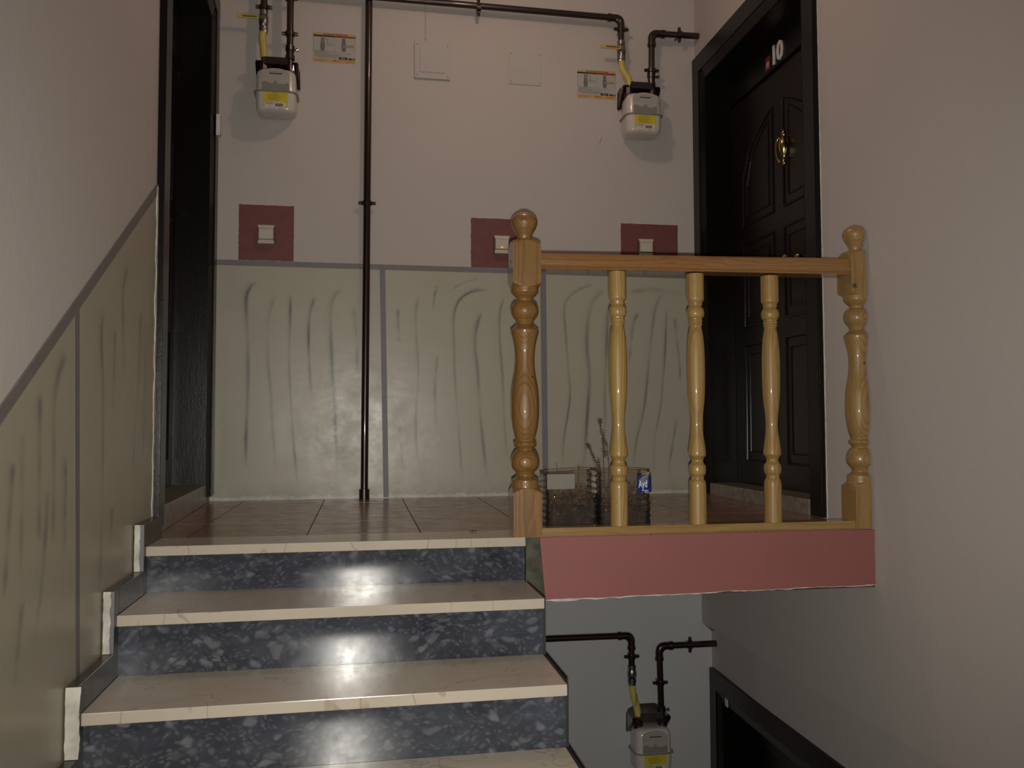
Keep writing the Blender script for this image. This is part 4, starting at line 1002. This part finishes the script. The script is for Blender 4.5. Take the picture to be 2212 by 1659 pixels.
# ================================================================== PLANTERS ON THE LANDING
def rr_ring(hx, hy, r, n=7):
    out = []
    for (sx, sy, a0) in ((1, 1, 0), (-1, 1, 90), (-1, -1, 180), (1, -1, 270)):
        for i in range(n+1):
            a = math.radians(a0+90*i/n); out.append((sx*(hx-r)+r*math.cos(a), sy*(hy-r)+r*math.sin(a)))
    return out
def planter(label, cx, cy, hx, hy, H, tilt, rad, seed):
    t = thing('cut_bottle_planter', label, 'planter', (cx, cy, 0)); rr = random.Random(seed)
    bm = bmesh.new(); N = 40; rings = []
    for i in range(N+1):
        z = .002+(H-.002)*i/N; rib = .0015*math.cos(2*PI*z/.022) - .003*math.exp(-((z-H*.52)/.012)**2)
        sh = 0 if i > 1 else (-.012 if i == 0 else -.004)
        rings.append([bm.verts.new((x, y, z*(1+(tilt*x/hx)*(z/H)))) for x, y in rr_ring(hx+rib+sh, hy+rib+sh, rad)])
    m = len(rings[0])
    for a, c in zip(rings, rings[1:]):
        for k in range(m): bm.faces.new((a[k], a[(k+1) % m], c[(k+1) % m], c[k]))
    bm.faces.new(rings[0][::-1]); obj('bottle_wall', bm, M_CLEAR, t, 70)
    # cut rim
    bm = bmesh.new(); R_ = [Vector((x, y, H*(1+tilt*x/hx))) for x, y in rr_ring(hx+.001, hy+.001, rad)]; tube(bm, R_+[R_[0]], .0012, 6, False); obj('cut_rim', bm, M_LITTER, t)
    # soil with a rough top
    bm = bmesh.new(); top = []; rings = []
    for z, ins in ((.005, .016), (.012, .0145), (.03, .0145), (.050, .016), (.066, .018)):
        rings.append([bm.verts.new((x, y, z+(.050*mnoise.noise(Vector((x*22, y*22, seed))) if z > .06 else 0))) for x, y in rr_ring(hx-ins, hy-ins, rad-.010)])
    for f in (.8, .55, .28):
        rings.append([bm.verts.new((x*f, y*f, .075+.035*mnoise.noise(Vector((x*f*30, y*f*30, seed))))) for x, y in rr_ring(hx-.018, hy-.018, rad-.010)])
    for a, c in zip(rings, rings[1:]):
        for k in range(m): bm.faces.new((a[k], a[(k+1) % m], c[(k+1) % m], c[k]))
    bm.faces.new(rings[0][::-1]); bm.faces.new(rings[-1]); so = obj('soil', bm, M_SOIL, t, 40); so['kind'] = 'stuff'
    # dead leaves and stalks lying on the soil and pressed to the plastic
    bm = bmesh.new()
    for layer in range(2):
     for i in range(420 if layer else 900):
         a = rr.uniform(0, 2*PI); q = rr.uniform(.45, 1.0) if layer else rr.uniform(.9, 1.0)
         e = min(1/max(abs(math.cos(a)), 1e-3), 1/max(abs(math.sin(a)), 1e-3)); e = min(e, 1.18)
         x = math.cos(a)*e*(hx-.008)*q; y = math.sin(a)*e*(hy-.008)*q
         z = .038+rr.random()**1.3*(H*.72-.038)+.008 if layer else .012+rr.random()**.7*.105
         L = rr.uniform(.006, .022); w2 = L*rr.uniform(.2, .55)
         Rm = Matrix.Rotation(rr.uniform(0, 6.28), 4, 'Z') @ Matrix.Rotation(rr.uniform(-1.4, 1.4), 4, 'X') @ Matrix.Rotation(rr.uniform(0, 6.28), 4, 'Z')
         pp = [Vector((-L/2, 0, 0)), Vector((0, -w2/2, L*.15)), Vector((L/2, 0, 0)), Vector((0, w2/2, L*.12))]
         vs = []
         for p in pp:
             p = Rm @ p + Vector((x, y, z)); p.x = max(-hx+.006, min(hx-.006, p.x)); p.y = max(-hy+.006, min(hy-.006, p.y)); vs.append(bm.verts.new(p))
         bm.faces.new(vs)
     if not layer: tag(obj('dark_litter', bm, M_LITTER_D, t), kind='stuff'); bm = bmesh.new()
    for i in range(26):
        a = rr.uniform(0, 6.28); p0 = Vector((rr.uniform(-hx+.02, hx-.02), rr.uniform(-hy+.015, hy-.02), .08)); d = Vector((math.cos(a)*.03, math.sin(a)*.02, rr.uniform(.01, .06)))
        p2 = p0+d*1.4
        p2.x = max(-hx+.008, min(hx-.008, p2.x)); p2.y = max(-hy+.008, min(hy-.008, p2.y))
        tube(bm, [p0, (p0+p2)/2+Vector((0, 0, .008)), p2], .0009, 4)
    tag(obj('leaf_litter', bm, M_LITTER, t), kind='stuff')
    return t
HP = .198
p1 = planter('clear cut plastic bottle of soil right behind the stair newel post', .030, -1.405, .093, .078, HP, .02, .030, 3)
p2 = planter('clear cut plastic bottle of soil with blue label, beside the first baluster', .221, -1.410, .094, .080, HP+.001, 0.0, .026, 8)
lbk = obj('paper_label', bbox(-.095, .004, -.0802, -.0798, .143, .195), M_HAZY, p1)
# blue water label wrapping the right corner of the second planter
bm = bmesh.new(); xs_ = [(.040, -.0838), (.068, -.0838), (.082, -.0822), (.091, -.0765), (.0972, -.066), (.098, -.04), (.098, .02)]
lo = [bm.verts.new((x, y, .128)) for x, y in xs_]; hi = [bm.verts.new((x, y, .186)) for x, y in xs_]
lo2 = [bm.verts.new((x-.0004, y+.0008, .128)) for x, y in xs_]; hi2 = [bm.verts.new((x-.0004, y+.0008, .186)) for x, y in xs_]
for i in range(len(xs_)-1): bm.faces.new((lo[i], lo[i+1], hi[i+1], hi[i])); bm.faces.new((lo2[i+1], lo2[i], hi2[i], hi2[i+1]))
lab = obj('blue_label', bm, M_LBLUE, p2, 60)
bm = bmesh.new(); prism_xz(bm, [(.043, .170), (.052, .178), (.060, .184), (.068, .1865), (.068, .186), (.0795, .186), (.0795, .160), (.066, .158), (.050, .163)], -.0846, -.0836); obj('mountain_picture', bm, M_LBL_M, lab)
text('lettering', 'Ayd', .036, M_WHITE, lab, face_front(.0435, -.0850, .1550, math.radians(-3)), align='LEFT', extrude=.0003, sx=.56, bold=.0006)
text('lettering', 'er', .036, M_WHITE, lab, Matrix.Translation((.0992, -.058, .1580)) @ Matrix.Rotation(PI/2, 4, 'Z') @ Matrix.Rotation(PI/2, 4, 'X'), align='LEFT', extrude=.0003, sx=.7, bold=.0006)
bm = bmesh.new(); rr = random.Random(5); word_bars(bm, .056, .080, .1335, .0022, -.0848, rr); word_bars(bm, .066, .080, .1295, .0016, -.0848, rr); obj('fine_print', bm, M_WHITE, lab)

def dry_plant(label, base, stems, seed):
    t = thing('dried_plant', label, 'dried plant', base); rr = random.Random(seed); B = Vector(base)
    for pts, r0, dens, lw_ in stems:
        P = [Vector(p)-B for p in pts]
        for _ in range(2):
            Q = [P[0]]
            for a, b in zip(P, P[1:]): Q += [a*.75+b*.25, a*.25+b*.75]
            Q.append(P[-1]); P = Q
        bm = bmesh.new(); tube(bm, P, [r0*(1-.6*i/(len(P)-1)) for i in range(len(P))], 6); st = obj('stem', bm, M_DRY, t, 60)
        bm = bmesh.new(); tot = len(P)
        for i in range(dens):
            f = rr.uniform(.35, 1.0)**.8; k = min(int(f*(tot-1)), tot-2); c = P[k].lerp(P[k+1], f*(tot-1)-k)
            L = rr.uniform(.55, 1.15)*lw_; w2 = L*rr.uniform(.25, .5)
            Rm = Matrix.Rotation(rr.uniform(0, 6.28), 4, 'Z') @ Matrix.Rotation(rr.uniform(-.6, 1.2), 4, 'Y')
            pp = [Vector((0, 0, 0)), Vector((L*.5, -w2/2, L*.14)), Vector((L, 0, -L*.1)), Vector((L*.5, w2/2, L*.05))]
            bm.faces.new([bm.verts.new(Rm @ p + c) for p in pp])
        tag(obj('dry_leaves', bm, M_DRY, st), kind='stuff')
    return t
dry_plant('dried brown stems standing above the rim of the labelled planter', (.16, -1.415, .082),
    [([(.165, -1.415, .075), (.160, -1.42, .19), (.158, -1.42, .25), (.162, -1.42, .30), (.150, -1.42, .345), (.146, -1.42, .380)], .0018, 60, .015),
     ([(.150, -1.415, .075), (.142, -1.42, .19), (.128, -1.42, .235), (.112, -1.42, .270), (.100, -1.42, .292)], .0020, 60, .012),
     ([(.155, -1.41, .075), (.148, -1.42, .18), (.143, -1.42, .215), (.140, -1.42, .238)], .0022, 34, .011),
     ([(.175, -1.41, .075), (.180, -1.42, .19), (.176, -1.42, .25), (.168, -1.42, .30)], .0016, 26, .010),
     ([(.130, -1.41, .075), (.120, -1.46, .19), (.115, -1.46, .215)], .0012, 12, .007)], 4)
dry_plant('thin withered twigs sagging inside the planter behind the newel post', (.02, -1.405, .082),
    [([(-.03, -1.40, .075), (-.035, -1.40, .15), (-.055, -1.41, .205)], .0012, 12, .007),
     ([(.00, -1.40, .075), (-.01, -1.41, .19), (-.013, -1.41, .222)], .0010, 9, .008),
     ([(.06, -1.42, .075), (.065, -1.42, .19), (.068, -1.42, .213)], .0010, 9, .008),
     ([(.07, -1.47, .09), (.03, -1.475, .13), (.0, -1.475, .185), (-.05, -1.476, .19)], .0010, 4, .006),
     ([(.08, -1.475, .08), (.05, -1.475, .12), (.04, -1.475, .15)], .0010, 5, .006)], 5)
# crumb of leaf on the landing edge
bm = bmesh.new(); rr = random.Random(2)
for i in range(7):
    c = Vector((rr.uniform(-.012, .012), rr.uniform(-.006, .006), .002)); L = rr.uniform(.008, .014)
    a = rr.uniform(0, 6.28); d = Vector((math.cos(a), math.sin(a), 0)); q = Vector((-d.y, d.x, 0))
    vs = [bm.verts.new(c+d*L/2), bm.verts.new(c+q*L*.25+Vector((0, 0, .004))), bm.verts.new(c-d*L/2), bm.verts.new(c-q*L*.25-Vector((0, 0, .001)))]; bm.faces.new(vs)
o = obj('dry_leaf', bm, plain('leaf_crumb_brown', (.05, .025, .01), .8), None); o.location = (-.325, -1.476, .0005)
tag(o, 'tiny brown dry leaf lying on the landing edge near the newel post', 'leaf')
# ceiling lamp over the landing (out of the frame, it carries the stair lamp's light)
cl = thing('ceiling_lamp', 'round ceiling lamp base above the landing', 'lamp', (-.10, -1.25, ZC))
bm = bmesh.new(); lathe(bm, [(0, .06), (-.015, .06), (-.022, .05), (-.030, .022), (-.060, .020)], 24); obj('lamp_holder', bm, M_BELL, cl, 40)
